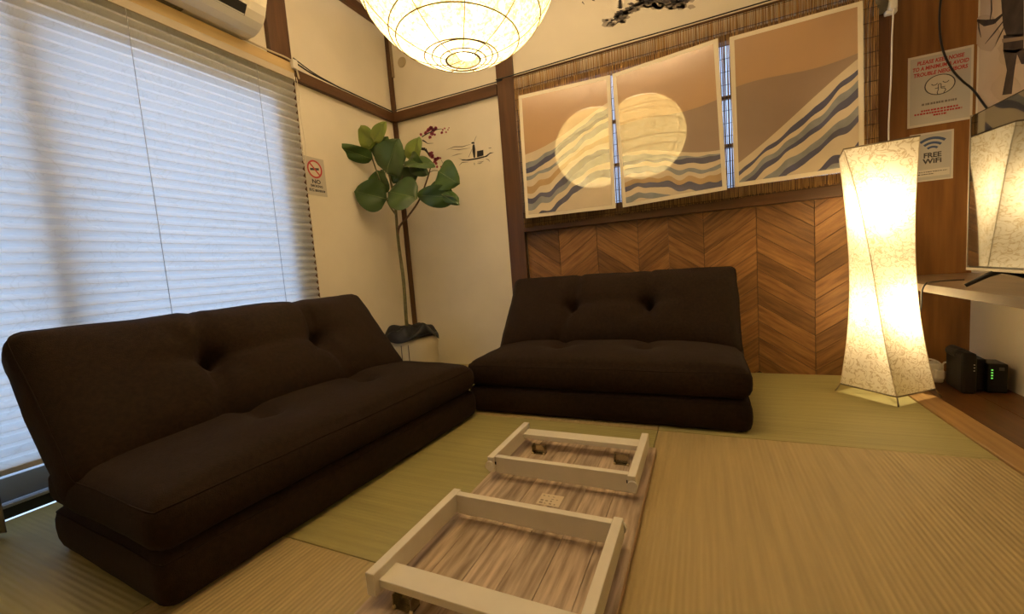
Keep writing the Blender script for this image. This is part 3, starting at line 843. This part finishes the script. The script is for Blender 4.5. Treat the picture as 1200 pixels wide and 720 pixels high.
PINK = mat('blossom_pink', (.42, .08, .12), .9, var=.3, vscale=120); PINKD = mat('blossom_deep', (.24, .025, .05), .9)
rng = random.Random(11)
fp, fd = [], []
for (u, v, r) in [(120, 250, 14), (170, 235, 18), (195, 205, 20), (225, 185, 22), (250, 205, 20), (235, 240, 20), (275, 185, 18), (215, 280, 16), (265, 250, 12), (340, 230, 13), (370, 185, 9), (385, 225, 9), (405, 200, 7), (415, 180, 6), (350, 200, 9),
                  (215, 455, 20), (240, 480, 22), (235, 440, 14), (275, 515, 20), (300, 500, 16), (280, 555, 14), (290, 590, 12), (325, 500, 9), (333, 590, 9), (260, 540, 12)]:
    for k in range(5):
        a = 2 * PI * k / 5 + rng.random()
        c = bw((u + r * .55 * math.cos(a), v + r * .55 * math.sin(a)))
        fp.append(circle(c[0], c[1], r * .62 / 9 * .0062, 8))
    c = bw((u, v)); fd.append(circle(c[0], c[1], r * .30 / 9 * .0062, 7))
dec('petals', fp, PINK, fl, .0004); dec('blossom_centres', fd, PINKD, fl, .0009)
dec('twigs', sum([stroke([bw(p) for p in l], w_) for l, w_ in (([(130, 275), (180, 245), (240, 215), (300, 195), (340, 190)], [.004, .003, .003, .002, .001]), ([(135, 310), (165, 325), (190, 345), (250, 342)], [.005, .004, .002, .001]),
    ([(120, 400), (165, 405), (190, 440), (215, 490)], [.008, .010, .006, .002]), ([(335, 520), (350, 550), (362, 575)], [.001, .001, .0006]))], []), INKD, fl, .0006)
mt = empty('mountain_decal', (-.25, YB, 1.92)); tag(mt, 'ink wash decal of misty crags and a pagoda above the reed blind', 'wall decal')
def mw(p): q = ony(680 + p[0] / 6.667, p[1] / 6.667, YB); return (q.x, q.z)
def blob(cx, cy, rx, ry, n=18, j=.28):
    return [mw((cx + rx * (1 + rng.uniform(-j, j)) * math.cos(2 * PI * i / n), cy + ry * (1 + rng.uniform(-j, j)) * math.sin(2 * PI * i / n))) for i in range(n)]
spine = [(240, 165), (300, 125), (330, 90), (385, 60), (440, 25), (510, 10), (600, 5), (680, 20), (740, 20), (800, 5), (880, -25), (560, -40), (700, -40)]
def scatter(n, sp, r0, r1, dy=0):
    out = []
    for k in range(n):
        q = rng.random() * (len(spine) - 1); i_ = int(q); t_ = q - i_
        cx = spine[i_][0] * (1 - t_) + spine[i_ + 1][0] * t_ + rng.gauss(0, sp); cy = spine[i_][1] * (1 - t_) + spine[i_ + 1][1] * t_ + rng.gauss(0, sp * .6) + dy
        r_ = rng.uniform(r0, r1); out.append(blob(cx, cy, r_ * 1.5, r_ * .8, 11, .35))
    return out
dec('wash', scatter(70, 26, 12, 30, 22), mat('ink_pale_wash', (.42, .36, .29), .9), mt, .0002)
dec('wash', scatter(80, 20, 8, 22, 10), INKG, mt, .0005)
dec('crags', scatter(70, 15, 5, 15), INKM, mt, .0009)
dec('crags', scatter(30, 12, 3, 9, -4), INKD, mt, .0012)
pg = []
for k, (hw_, zz) in enumerate(((26, 52), (23, 36), (21, 20), (18, 5), (15, -10), (12, -24))):
    pg.append([mw((312 - hw_, zz + 8)), mw((312 + hw_, zz + 6)), mw((312 + hw_ * .45, zz)), mw((312 - hw_ * .45, zz))])
    pg.append([mw((312 - hw_ * .5, zz + 16)), mw((312 + hw_ * .5, zz + 16)), mw((312 + hw_ * .5, zz + 5)), mw((312 - hw_ * .5, zz + 5))])
dec('pagoda', pg, INKD, mt, .0016)
dec('shore_stroke', stroke([mw((205, 205)), mw((225, 180)), mw((290, 140))], [.003, .004, .001]) + stroke([mw((248, 212)), mw((290, 178)), mw((330, 150))], [.001, .003, .001]) + stroke([mw((15, 15)), mw((32, 35))], [.003, .001]) + stroke([mw((95, 0)), mw((115, 8))], [.004, .001]), INKM, mt, .0008)
cv = empty('round_wall_cap', (ony(471, 73, YB).x, YB, ony(471, 73, YB).z)); tag(cv, 'small round beige cover plate high on the plaster near the corner', 'cover plate')
bm = bmesh.new(); add_tube(bm, [(0, 0, 0), (0, -.006, 0)], [.034, .031], 28); from_bm('cap', bm, mat('beige_cap', (.52, .42, .26), .7), cv)

# ================================================================== PLANT
PX, PY = -1.705, 2.13
PL = empty('potted_plant', (PX, PY, 0)); tag(PL, 'artificial broad-leaved plant in a cream cloth pot cover in the corner', 'plant')
CLOTH = mat('cream_pot_cloth', (.66, .58, .42), .85, .2, bump=.4, bscale=40)
prof = [(.001, .0), (.135, .0), (.150, .03), (.158, .10), (.156, .17), (.162, .215), (.150, .245), (.146, .26), (.140, .25), (.135, .22)]
lathe('pot_cover', prof, CLOTH, PL, 48, wob=.03)
# black bag heaped in the pot
vs, fs = [], []
nb, mb = 40, 12
for i in range(mb + 1):
    t = i / mb
    for j in range(nb):
        a = 2 * PI * j / nb
        r = .166 * math.sin(t * PI / 2) ** .8 + .006
        z = .262 + .062 * (1 - t) ** .7 + .020 * math.sin(3 * a + 2.4) * t + .050 * math.sin(5 * a + 5 * t) * t * (1 - t) * 2 + .034 * math.cos(9 * a - 4 * t) * t * (1 - t) - .022 * t ** 3 + .022 * t * math.cos(a + .9)
        vs.append((r * math.cos(a), r * math.sin(a), z))
for i in range(mb):
    for j in range(nb): fs.append((i * nb + j, i * nb + (j + 1) % nb, (i + 1) * nb + (j + 1) % nb, (i + 1) * nb + j))
mesh('black_liner', vs, fs, mat('black_bag', (.010, .010, .012), .5, .4, bump=.6, bscale=25), PL, True)
for a, dx in ((rad(285), .0), (rad(300), .01)):
    tube('tie_cord', [(.165 * math.cos(a), .165 * math.sin(a), .225), (.168 * math.cos(a), .168 * math.sin(a), .12), (.160 * math.cos(a + .1), .160 * math.sin(a + .1), .02)], .0022, BLACK, PL, 5)
def pw(u, v, dy=0): q = ony(u, v, PY + dy); return Vector((q.x - PX, q.y - PY, q.z))
STEM = mat('plant_stem', (.14, .13, .05), .7, var=.3, vscale=40); TWIG = mat('plant_twig', (.13, .07, .03), .7, var=.3, vscale=40)
tube('trunk', spline([(0, 0, .22), pw(477, 384), pw(473, 330), pw(467, 285), pw(464, 250), pw(462, 232), pw(456, 205), pw(448, 180)], 5), [.012 - .00018 * i for i in range(36)], STEM, PL, 8)
tube('branch', spline([pw(466, 277), pw(468, 266), pw(478, 254), pw(491, 235), pw(500, 212), pw(506, 192)], 5), [.008 - .00018 * i for i in range(26)], TWIG, PL, 8)
tube('branch', spline([pw(464, 252), pw(455, 238), pw(446, 214), pw(436, 185), pw(430, 165)], 5), [.006 - .00012 * i for i in range(21)], STEM, PL, 8)
tube('branch', spline([pw(463, 240), pw(468, 215), pw(478, 195), pw(484, 180)], 5), [.006 - .00015 * i for i in range(16)], STEM, PL, 8)
LEAF = mat('leaf_green', (.075, .135, .028), .38, .45, col2=(.040, .085, .018), vscale=9, rnd=.28)
LEAFY = mat('leaf_yellow_green', (.21, .26, .045), .38, .45, col2=(.12, .18, .035), vscale=9, rnd=.15)
VEIN = mat('leaf_vein', (.16, .20, .06), .5)
def leaf(u0, v0, u1, v1, width, dy0, dy1, m, roll=0, droop=.25, fold=.12):
    """base pixel, tip pixel, width as share of the length; depth offsets of base and tip"""
    a = pw(u0, v0, dy0); b = pw(u1, v1, dy1); mid = (a + b) / 2; a = mid + (a - mid) * 1.04; b = mid + (b - mid) * 1.04
    d = b - a; L = d.length; d.normalize()
    cv_ = Vector((0, -1, .25)); cv_ = (cv_ - d * cv_.dot(d)).normalized()
    s = d.cross(cv_).normalized()
    rot = Matrix.Rotation(rad(roll), 3, d); s = rot @ s; nrm = rot @ cv_
    n, w = 12, 6
    vs, fs = [], []
    for i in range(n + 1):
        t = i / n
        hw_ = width * 1.08 * L * .5 * (math.sin(PI * min(1, t ** .72)) ** .62 if 0 < t < 1 else 0)
        if t < .12: hw_ = max(hw_, width * L * .16 * t / .12)
        for j in range(-w, w + 1):
            q = j / w
            h = fold * L * (abs(q) * hw_ / (L * .5)) - droop * L * (t - .5) ** 2 - .05 * L * q * q + .018 * L * math.sin(9 * t + 4 * q)
            vs.append(a + d * (t * L) + s * (q * hw_) + nrm * h)
    k = 2 * w + 1
    for i in range(n):
        for j in range(2 * w): fs.append((i * k + j, i * k + j + 1, (i + 1) * k + j + 1, (i + 1) * k + j))
    o = mesh('leaf', vs, fs, m, PL, True)
    tube('midrib', [vs[i * k + w] + nrm * .0006 for i in range(n)], [.0017 * (1 - .8 * i / n) for i in range(n)], VEIN, o, 5)
for args in [
    (433, 174, 422, 147, .95, -.02, -.05, LEAFY), (437, 166, 451, 143, .55, -.04, -.05, LEAFY, 30), (437, 187, 394, 172, .42, -.04, -.22, LEAF, -35, .3),
    (452, 203, 465, 163, 1.02, -.10, -.12, LEAF, 8), (444, 190, 452, 160, 1.0, .02, 0, LEAF), (481, 188, 490, 160, .82, -.02, 0, LEAFY),
    (473, 188, 508, 192, .45, -.05, -.06, LEAF, -30), (478, 184, 498, 204, .55, -.02, -.07, LEAF, 25), (452, 233, 415, 224, .95, -.06, -.16, LEAF, -8),
    (447, 228, 440, 200, 1.1, .03, 0, LEAF), (486, 231, 454, 224, 1.0, -.12, -.13, LEAF, 12), (470, 222, 482, 198, .9, .04, .03, LEAF),
    (531, 231, 487, 229, .52, -.02, -.08, LEAF, -25), (513, 200, 536, 215, 1.0, -.03, -.04, LEAF, 10), (502, 226, 527, 216, .75, .0, .02, LEAF, -10),
    (432, 182, 425, 170, .7, 0, .03, LEAF), (536, 236, 515, 222, .4, -.03, -.03, LEAF), (464, 196, 474, 176, .9, .05, .04, LEAF), (462, 214, 486, 206, .8, .02, -.02, LEAF, 15), (470, 192, 460, 214, .7, .03, .0, LEAF, -15), (440, 204, 452, 224, .8, .03, .0, LEAF, 10), (515, 226, 536, 240, .35, -.04, -.05, LEAF, 20)]:
    leaf(*args)
for (p, q) in (((448, 182), (452, 203)), ((462, 232), (452, 233)), ((464, 236), (486, 231)), ((495, 226), (531, 231)), ((503, 202), (513, 200)), ((436, 186), (437, 187))):
    tube('leaf_stalk', [pw(*p), pw((p[0] + q[0]) / 2, (p[1] + q[1]) / 2 - 1, -.03), pw(*q, -.06)], .0022, STEM, PL, 5)

# ================================================================== RIGHT SIDE
ZS = .461
SH = empty('wall_shelf', (.93, 1.5, ZS)); tag(SH, 'long shelf board along the right wall under the television', 'shelf')
SHM = mat('shelf_laminate', (.32, .23, .14), .35, .5, col2=(.17, .115, .07), vscale=4, stretch=(3, .8, 2), detail=6)
box('board', (.757 - .93, YF + .3 - 1.5, -.030), (XR - .93, YA - 1.5, 0), SHM, SH, .002)
boxes('bracket', [((.99 - .93, yy - 1.5, -.15), (XR - .93, yy + .02 - 1.5, -.030)) for yy in (.6, 0)], WHITE, SH)

XT = .845
TV = empty('television', (XT, 1.53, ZS)); tag(TV, 'flat screen television on the shelf mirroring the paper lamp', 'television')
tf = onx(1135.5, 200, XT).y; tzb = onx(1133, 316, XT).z; tzt = onx(1138, 135, XT).z
tn = tf - .93
SCREEN = mat('tv_screen', (.012, .013, .012), .06, .9, coat=1, coat_ior=2.4)
BEZ = mat('tv_bezel', (.015, .014, .013), .25, .5)
SILV = mat('tv_edge', (.45, .42, .38), .35, metal=.7)
box('cabinet', (.004, tn - 1.53, tzb - ZS), (.045, tf - 1.53, tzt - ZS), BEZ, TV, .004)
box('screen', (.0, tn - 1.53 + .007, tzb - ZS + .014), (.006, tf - 1.53 - .007, tzt - ZS - .007), SCREEN, TV)
box('edge_trim', (-.002, tn - 1.53, tzb - ZS - .002), (.012, tf - 1.53, tzb - ZS + .008), SILV, TV, .001)
box('edge_trim', (-.001, tf - 1.53 - .003, tzb - ZS), (.012, tf - 1.53 + .0012, tzt - ZS), SILV, TV, .0005)
for yy in (1.86, 1.18):
    tube('stand_foot', [(.79 - XT, yy + .02 - 1.53, .006), (.835 - XT, yy - 1.53, .04), (XT + .02 - XT, yy - 1.53, .052), (.90 - XT, yy - 1.53, .04), (.97 - XT, yy + .01 - 1.53, .006)], [.006, .008, .010, .008, .006], BLACK, TV, 8)

# signs
def sign_empty(name, y, tlp, brp, lab):
    a = ony(*tlp, y); b = ony(*brp, y)
    w, h = b.x - a.x, a.z - b.z
    e = empty(name, ((a.x + b.x) / 2, y, (a.z + b.z) / 2)); tag(e, lab, 'sign')
    return e, w, h, (Vector((0, 0, 0)), EX, EZ, -EY)
RED = mat('sign_red', (.50, .05, .05), .6); DKG = mat('sign_dark', (.06, .055, .06), .6); LAM = mat('laminated_grey', (.56, .54, .52), .35, coat=.3)
SWH = mat('sign_white', (.72, .68, .62), .4, coat=.3); BLU = mat('sign_blue', (.06, .10, .24), .5)
ns_, w, h, f = sign_empty('noise_sign', YA, (1064, 69.5), (1139, 140), 'laminated keep quiet notice with a shushing face on the wood')
ns_.location.z += .003
box('sheet', (-w / 2, -.0015, -h / 2), (w / 2, 0, h / 2), SWH, ns_)
box('print_area', (-w / 2 + .008, -.0018, -h / 2 + .010), (w / 2 - .008, -.0014, h / 2 - .010), LAM, ns_)
for i, t in enumerate(('PLEASE KEEP NOISE', 'TO A MINIMUM & AVOID', 'TROUBLE NEIGHBORS')):
    lettering('lettering', t, .0225, RED, ns_, f, (0, h / 2 - .034 - i * .025), .0019, shear=.15, sx=.80 if i != 1 else .74)
fc = mat('face_fill', (.66, .62, .56), .5)
flat('face', [circle(0, .015, .050, 32, .042)], fc, ns_, f, .0019)
flat('face_outline', ring_quads(0, .015, .048, .052, sy=.84), DKG, ns_, f, .0024)
flat('face_features', ring_quads(-.018, .026, .009, .0118, 200, 340, 8) + ring_quads(.020, .030, .009, .0118, 200, 340, 8) + stroke([(-.016, .001), (.018, .003)], [.0013, .0013]), DKG, ns_, f, .0026)
flat('finger_fill', [[(-.005, .016), (0, .019), (.004, .016), (.004, -.002), (.016, -.004), (.020, -.012), (.012, -.026), (-.006, -.027), (-.009, -.018), (-.005, -.006)]], fc, ns_, f, .0028)
hand = [(-.005, .016), (0, .019), (.004, .016), (.004, -.002), (.016, -.004), (.020, -.012), (.012, -.026), (-.006, -.027), (-.009, -.018), (-.005, -.006), (-.005, .016)]
flat('finger_outline', stroke(hand, [.0013] * len(hand)), DKG, ns_, f, .0036)
def faux(y, x0, x1, n, hh, rng):
    out = []; x = x0
    while x < x1:
        w_ = rng.uniform(.004, .009); out.append([(x, y - hh), (min(x + w_, x1), y - hh), (min(x + w_, x1), y + hh), (x, y + hh)]); x += w_ + rng.uniform(.0012, .004)
    return out
rng = random.Random(2)
flat('small_print', faux(-.060, -.06, .06, 9, .0045, rng), mat('sign_greytext', (.22, .20, .19), .6), ns_, f, .0019)
flat('small_print_red', faux(-.088, -.062, .062, 9, .0036, rng) + faux(-.100, -.085, .075, 9, .0036, rng) + faux(-.112, -.02, .025, 9, .0036, rng), RED, ns_, f, .0019)

wf_, w, h, f = sign_empty('wifi_sign', YA, (1066, 160), (1116.5, 210), 'small laminated FREE WiFi notice with blue signal arcs beside the lamp')
wf_.location.z += .004; 
box('sheet', (-w / 2, -.0015, -h / 2), (w / 2, 0, h / 2), SWH, wf_)
box('print_area', (-w / 2 + .006, -.0018, -h / 2 + .006), (w / 2 - .007, -.0014, h / 2 - .008), LAM, wf_)
cx = .004
for r0, r1 in ((.022, .031), (.040, .050), (.060, .071)):
    flat('signal_arc', ring_quads(cx, h / 2 - .092, r0, r1, 50, 130, 14), BLU, wf_, f, .0019)
lettering('lettering', 'FREE', .030, DKG, wf_, f, (cx, h / 2 - .102), .0019, sx=1.0)
lettering('lettering', 'WiFi', .030, DKG, wf_, f, (cx, h / 2 - .128), .0019, sx=1.1)
box('caption_box', (-w / 2 + .012, -.0022, -h / 2 + .020), (w / 2 - .012, -.0017, -h / 2 + .052), SWH, wf_)
flat('small_print', faux(-h / 2 + .041, -w / 2 + .018, w / 2 - .02, 8, .0016, rng) + faux(-h / 2 + .031, -w / 2 + .018, .01, 8, .0016, rng), DKG, wf_, f, .0023)

# no smoking sign on the left wall
a = onx(355, 183, XL); b = onx(383, 230, XL)
nsm = empty('no_smoking_sign', (XL, (a.y + b.y) / 2, 1.222)); tag(nsm, 'silver no smoking plate on the plaster beside the window shade', 'sign')
f = (Vector((0, 0, 0)), EY, EZ, EX)
w, h = .136, .206
box('plate', (0, -w / 2, -h / 2), (.002, w / 2, h / 2), mat('silver_plate', (.55, .50, .42), .4, metal=.1), nsm, .0005)
flat('red_ring', ring_quads(0, .040, .040, .049) + stroke([(-.032, .072), (.032, .008)], [.004, .004]), RED, nsm, f, .0026)
flat('ring_fill', [circle(0, .040, .041)], mat('sign_pale', (.66, .58, .46), .5), nsm, f, .0021, .0003)
flat('cigarette', [[(-.030, .030), (.028, .038), (.028, .050), (-.030, .042)]], DKG, nsm, f, .0025)
lettering('lettering', 'NO', .030, DKG, nsm, f, (.002, -.028), .0022, sx=1.2)
lettering('lettering', 'SMOKING', .018, DKG, nsm, f, (.002, -.052), .0022, sx=1.0)
lettering('lettering', '禁煙', .017, DKG, nsm, f, (-.034, -.076), .0022)
flat('small_print', faux(-.076, -.012, .056, 8, .006, rng), DKG, nsm, f, .0022)

# ink figure poster on the right wall
SP = empty('ink_figure_poster', (XR, 2.30, 1.50)); tag(SP, 'cream poster with a dark ink brush figure above the television', 'poster')
f = (Vector((0, 0, 0)), EY, EZ, -EX)
box('sheet', (-.002, -.30, -.38), (0, .262, .40), mat('cream_poster', (.66, .54, .40), .55, col2=(.58, .44, .32), vscale=5), SP)
def sw(p): q = onx(1080 + p[0] / 4, p[1] / 4, XR - .002); return (q.y - 2.30, q.z - 1.50)
rng = random.Random(4)
def sblob(cx, cy, rx, ry, n=16, j=.15): return [sw((cx + rx * (1 + rng.uniform(-j, j)) * math.cos(2 * PI * i / n), cy + ry * (1 + rng.uniform(-j, j)) * math.sin(2 * PI * i / n))) for i in range(n)]
dk = mat('ink_figure', (.045, .032, .028), .7, col2=(.09, .065, .05), vscale=20); dl = mat('ink_wash_brown', (.30, .22, .16), .7)
def quad(*ps): return [sw(p) for p in ps]
flat('wash', [sblob(400, 420, 70, 70), sblob(300, 150, 60, 90), sblob(420, 250, 60, 60)], mat('ink_pale', (.56, .43, .31), .7), SP, f, .0022)
flat('figure', [quad((372, -40), (478, -40), (480, 160), (462, 170), (400, 168), (384, 120)), quad((386, 165), (480, 160), (478, 230), (440, 250), (384, 240)),
                quad((384, 232), (452, 236), (436, 330), (424, 440), (380, 446), (402, 330)), quad((440, 230), (482, 226), (484, 300), (470, 300))], dk, SP, f, .0028)
flat('sash_band', [quad((380, 182), (480, 170), (480, 186), (382, 200))], dl, SP, f, .0036)
flat('strokes', stroke([sw(p) for p in [(262, 95), (300, 108), (345, 100), (390, 60)]], [.004, .012, .009, .004]) + stroke([sw(p) for p in [(300, 205), (345, 150), (400, 80)]], [.001, .004, .002]) +
     stroke([sw(p) for p in [(350, 205), (372, 160), (392, 120)]], [.001, .004, .002]) + stroke([sw(p) for p in [(268, 90), (270, 130), (280, 175)]], [.003, .004, .001]) + stroke([sw(p) for p in [(322, 95), (330, 50), (328, -20)]], [.002, .004, .003]), dk, SP, f, .0030)

# cables, plug, router, power strip
PG = empty('wall_plug', (ony(1042, 12, YB - .012).x, YB - .012, ony(1042, 12, YB).z)); tag(PG, 'white plug adapter high on the wooden post with lamp cord', 'plug')
boxes('adapter', [((-.020, -.030, -.030), (.020, 0, .030))], WHITE, PG, .006)
box('plug', (-.013, -.052, -.022), (.013, -.028, .014), WHITE, PG, .005)
lp = PG.location
top = Vector((.645, 2.10, 1.0))
cord = [(0, -.045, -.02)] + [(ony(u, v, YB - .03).x - lp.x, -.03, ony(u, v, YB - .03).z - lp.z) for u, v in ((1044, 45), (1043, 90), (1041, 130), (1040, 160))] + [(-.005, -.03, -.75), (-.01, -.04, -1.10), (-.02, -.05, lp.z * -1 + .012)]
tube('cord', spline(cord, 5), .003, WHITE, PG, 6)
lathe('clear_cover', [(.001, -.05), (.03, -.045), (.036, 0), (.03, .045), (.001, .05)], mat('smoky_cover', (.10, .08, .05), .25), PG, 14, (-.040, -.012, .03))

AN = empty('antenna_cable', (.95, YA - .03, 1.2)); tag(AN, 'black cable looping down in front of the keep quiet notice', 'cable')
ab = AN.location
tube('cable', spline([Vector((1.04, YA - .01, ZC - .005)) - ab, Vector((1.035, YA - .012, 2.1)) - ab] + [Vector(ony(u, v, YA - .025)) - ab for u, v in ((1112, -60), (1105, -20), (1101, 20), (1104, 55), (1115, 80), (1128, 95), (1141, 106))] + [Vector((1.095, 2.45, 1.12)) - ab, Vector((1.08, 2.2, .95)) - ab, Vector((1.0, 1.9, .72)) - ab, Vector((.905, 1.85, .70)) - ab], 6), .004, BLACK, AN, 6)
PC = empty('power_cable', (.80, 2.0, ZS)); tag(PC, 'thin dark cable running over the shelf edge by the television foot', 'cable')
pb = PC.location
tube('cable', spline([Vector(onz(1130, 328, ZS + .004)) - pb, Vector(onz(1110, 329, ZS + .004)) - pb, Vector(onz(1090, 331, ZS + .004)) - pb, Vector((.752, onz(1080, 334, ZS).y, ZS + .003)) - pb,
      Vector((.749, 2.07, ZS - .03)) - pb, Vector((.775, 2.15, .35)) - pb, Vector((.79, 2.28, .15)) - pb, Vector((.79, 2.40, .006)) - pb], 6), .0028, BLACK, PC, 6)

RT = empty('wireless_router', (.99, 2.25, .002)); tag(RT, 'black wireless router standing on the alcove floor with green indicator lights', 'router'); RT.rotation_euler = (0, 0, rad(-4))
box('front_body', (-.062, -.045, 0), (-.018, .11, .165), BLACK, RT, .010)
box('rear_body', (-.018, .02, 0), (.03, .10, .13), BLACK, RT, .004)
bm = bmesh.new(); add_tube(bm, [(-.045, .02, .150), (-.045, .10, .150)], .022, 14); from_bm('top_lobe', bm, mat('charcoal_plastic', (.04, .036, .03), .45), RT)
box('side_unit', (.024, -.005, 0), (.082, .085, .118), BLACK, RT, .006)
GRN = mat('green_led', (.05, .3, .02), .4, emit=(.25, 1, .12), estr=.7)
for k in range(4): box('indicator_light', (.034, -.0068, .058 + k * .011), (.039, -.004, .062 + k * .011), GRN, RT)
for k in range(3): box('status_mark', (-.030, -.0475, .095 + k * .012), (-.026, -.044, .098 + k * .012), WHITE, RT)
box('button', (.056, -.0075, .092), (.07, -.004, .104), mat('grey_button', (.12, .11, .10), .4), RT, .001)
PSX = empty('power_strip', (.885, 2.40, .002)); tag(PSX, 'white power strip with a plug standing behind the floor lamp', 'power strip')
box('strip', (-.05, -.035, 0), (.05, .03, .085), WHITE, PSX, .008)
box('socket_face', (-.035, -.037, .035), (.0, -.034, .075), BLACK, PSX, .003)
box('plug', (.012, -.06, .02), (.042, -.03, .062), WHITE, PSX, .006)
tube('cord', spline([(.027, -.045, .06), (.03, -.045, .09), (.0, -.03, .105), (-.05, .0, .095), (-.09, .03, .03), (-.11, .05, .004)], 6), .0035, WHITE, PSX, 6)
tube('cord', spline([(.035, -.04, .06), (.05, -.03, .09), (.08, -.01, .08), (.10, .02, .05), (.11, .04, .01)], 6), .0035, WHITE, PSX, 6)

# cables at the window corner and along the reed blind
CB = empty('wall_cables', (XL + .03, 1.55, 1.78)); tag(CB, 'bundle of white and dark wires tacked along the rail under the air conditioner', 'cable')
cb = CB.location
tube('white_wire', spline([Vector((XL + .035, 1.38, 1.785)) - cb, Vector((XL + .040, 1.50, 1.782)) - cb, Vector((XL + .040, 1.60, 1.785)) - cb, Vector((XL + .045, 1.635, 1.76)) - cb, Vector((XL + .05, 1.645, 1.70)) - cb], 5), .0045, mat('cream_wire', (.6, .52, .38), .6), CB, 6)
tube('dark_wire', spline([Vector((XL + .040, 1.63, 1.785)) - cb, Vector((XL + .035, 1.74, 1.768)) - cb, Vector((XL + .034, 1.86, 1.764)) - cb, Vector((XL + .032, 2.0, 1.762)) - cb, Vector((XL + .032, 2.40, 1.762)) - cb], 5), .004, BLACK, CB, 6)
tube('dark_wire', spline([Vector((XL + .042, 1.63, 1.80)) - cb, Vector((XL + .035, 1.76, 1.775)) - cb, Vector((XL + .034, 1.90, 1.764)) - cb], 5), .003, BLACK, CB, 6)
boxes('connector', [((XL + .03 - cb.x, 1.615 - cb.y, 1.745 - cb.z), (XL + .055 - cb.x, 1.645 - cb.y, 1.79 - cb.z))], WHITE, CB, .004)
BC = empty('blind_cable', (-.5, YB - .035, 1.77)); tag(BC, 'thin black cable running along the rail and top of the reed blind', 'cable')
tube('cable', spline([(-1.38, 0, .002), (-.62, .006, .002), (-.60, -.012, .006), (-.49, -.012, .006), (-.2, -.02, .004), (.1, -.02, .006), (.5, -.02, .004), (1.1, -.02, .008)], 5), .0032, BLACK, BC, 6)
CT = empty('cable_cover', (XL + .036, YB - .012, 2.02)); tag(CT, 'narrow beige cable cover running up beside the corner strip', 'cable cover')
box('cover', (-.005, -.006, -.02), (.007, .011, .28), mat('beige_cover', (.30, .22, .13), .6), CT, .002)
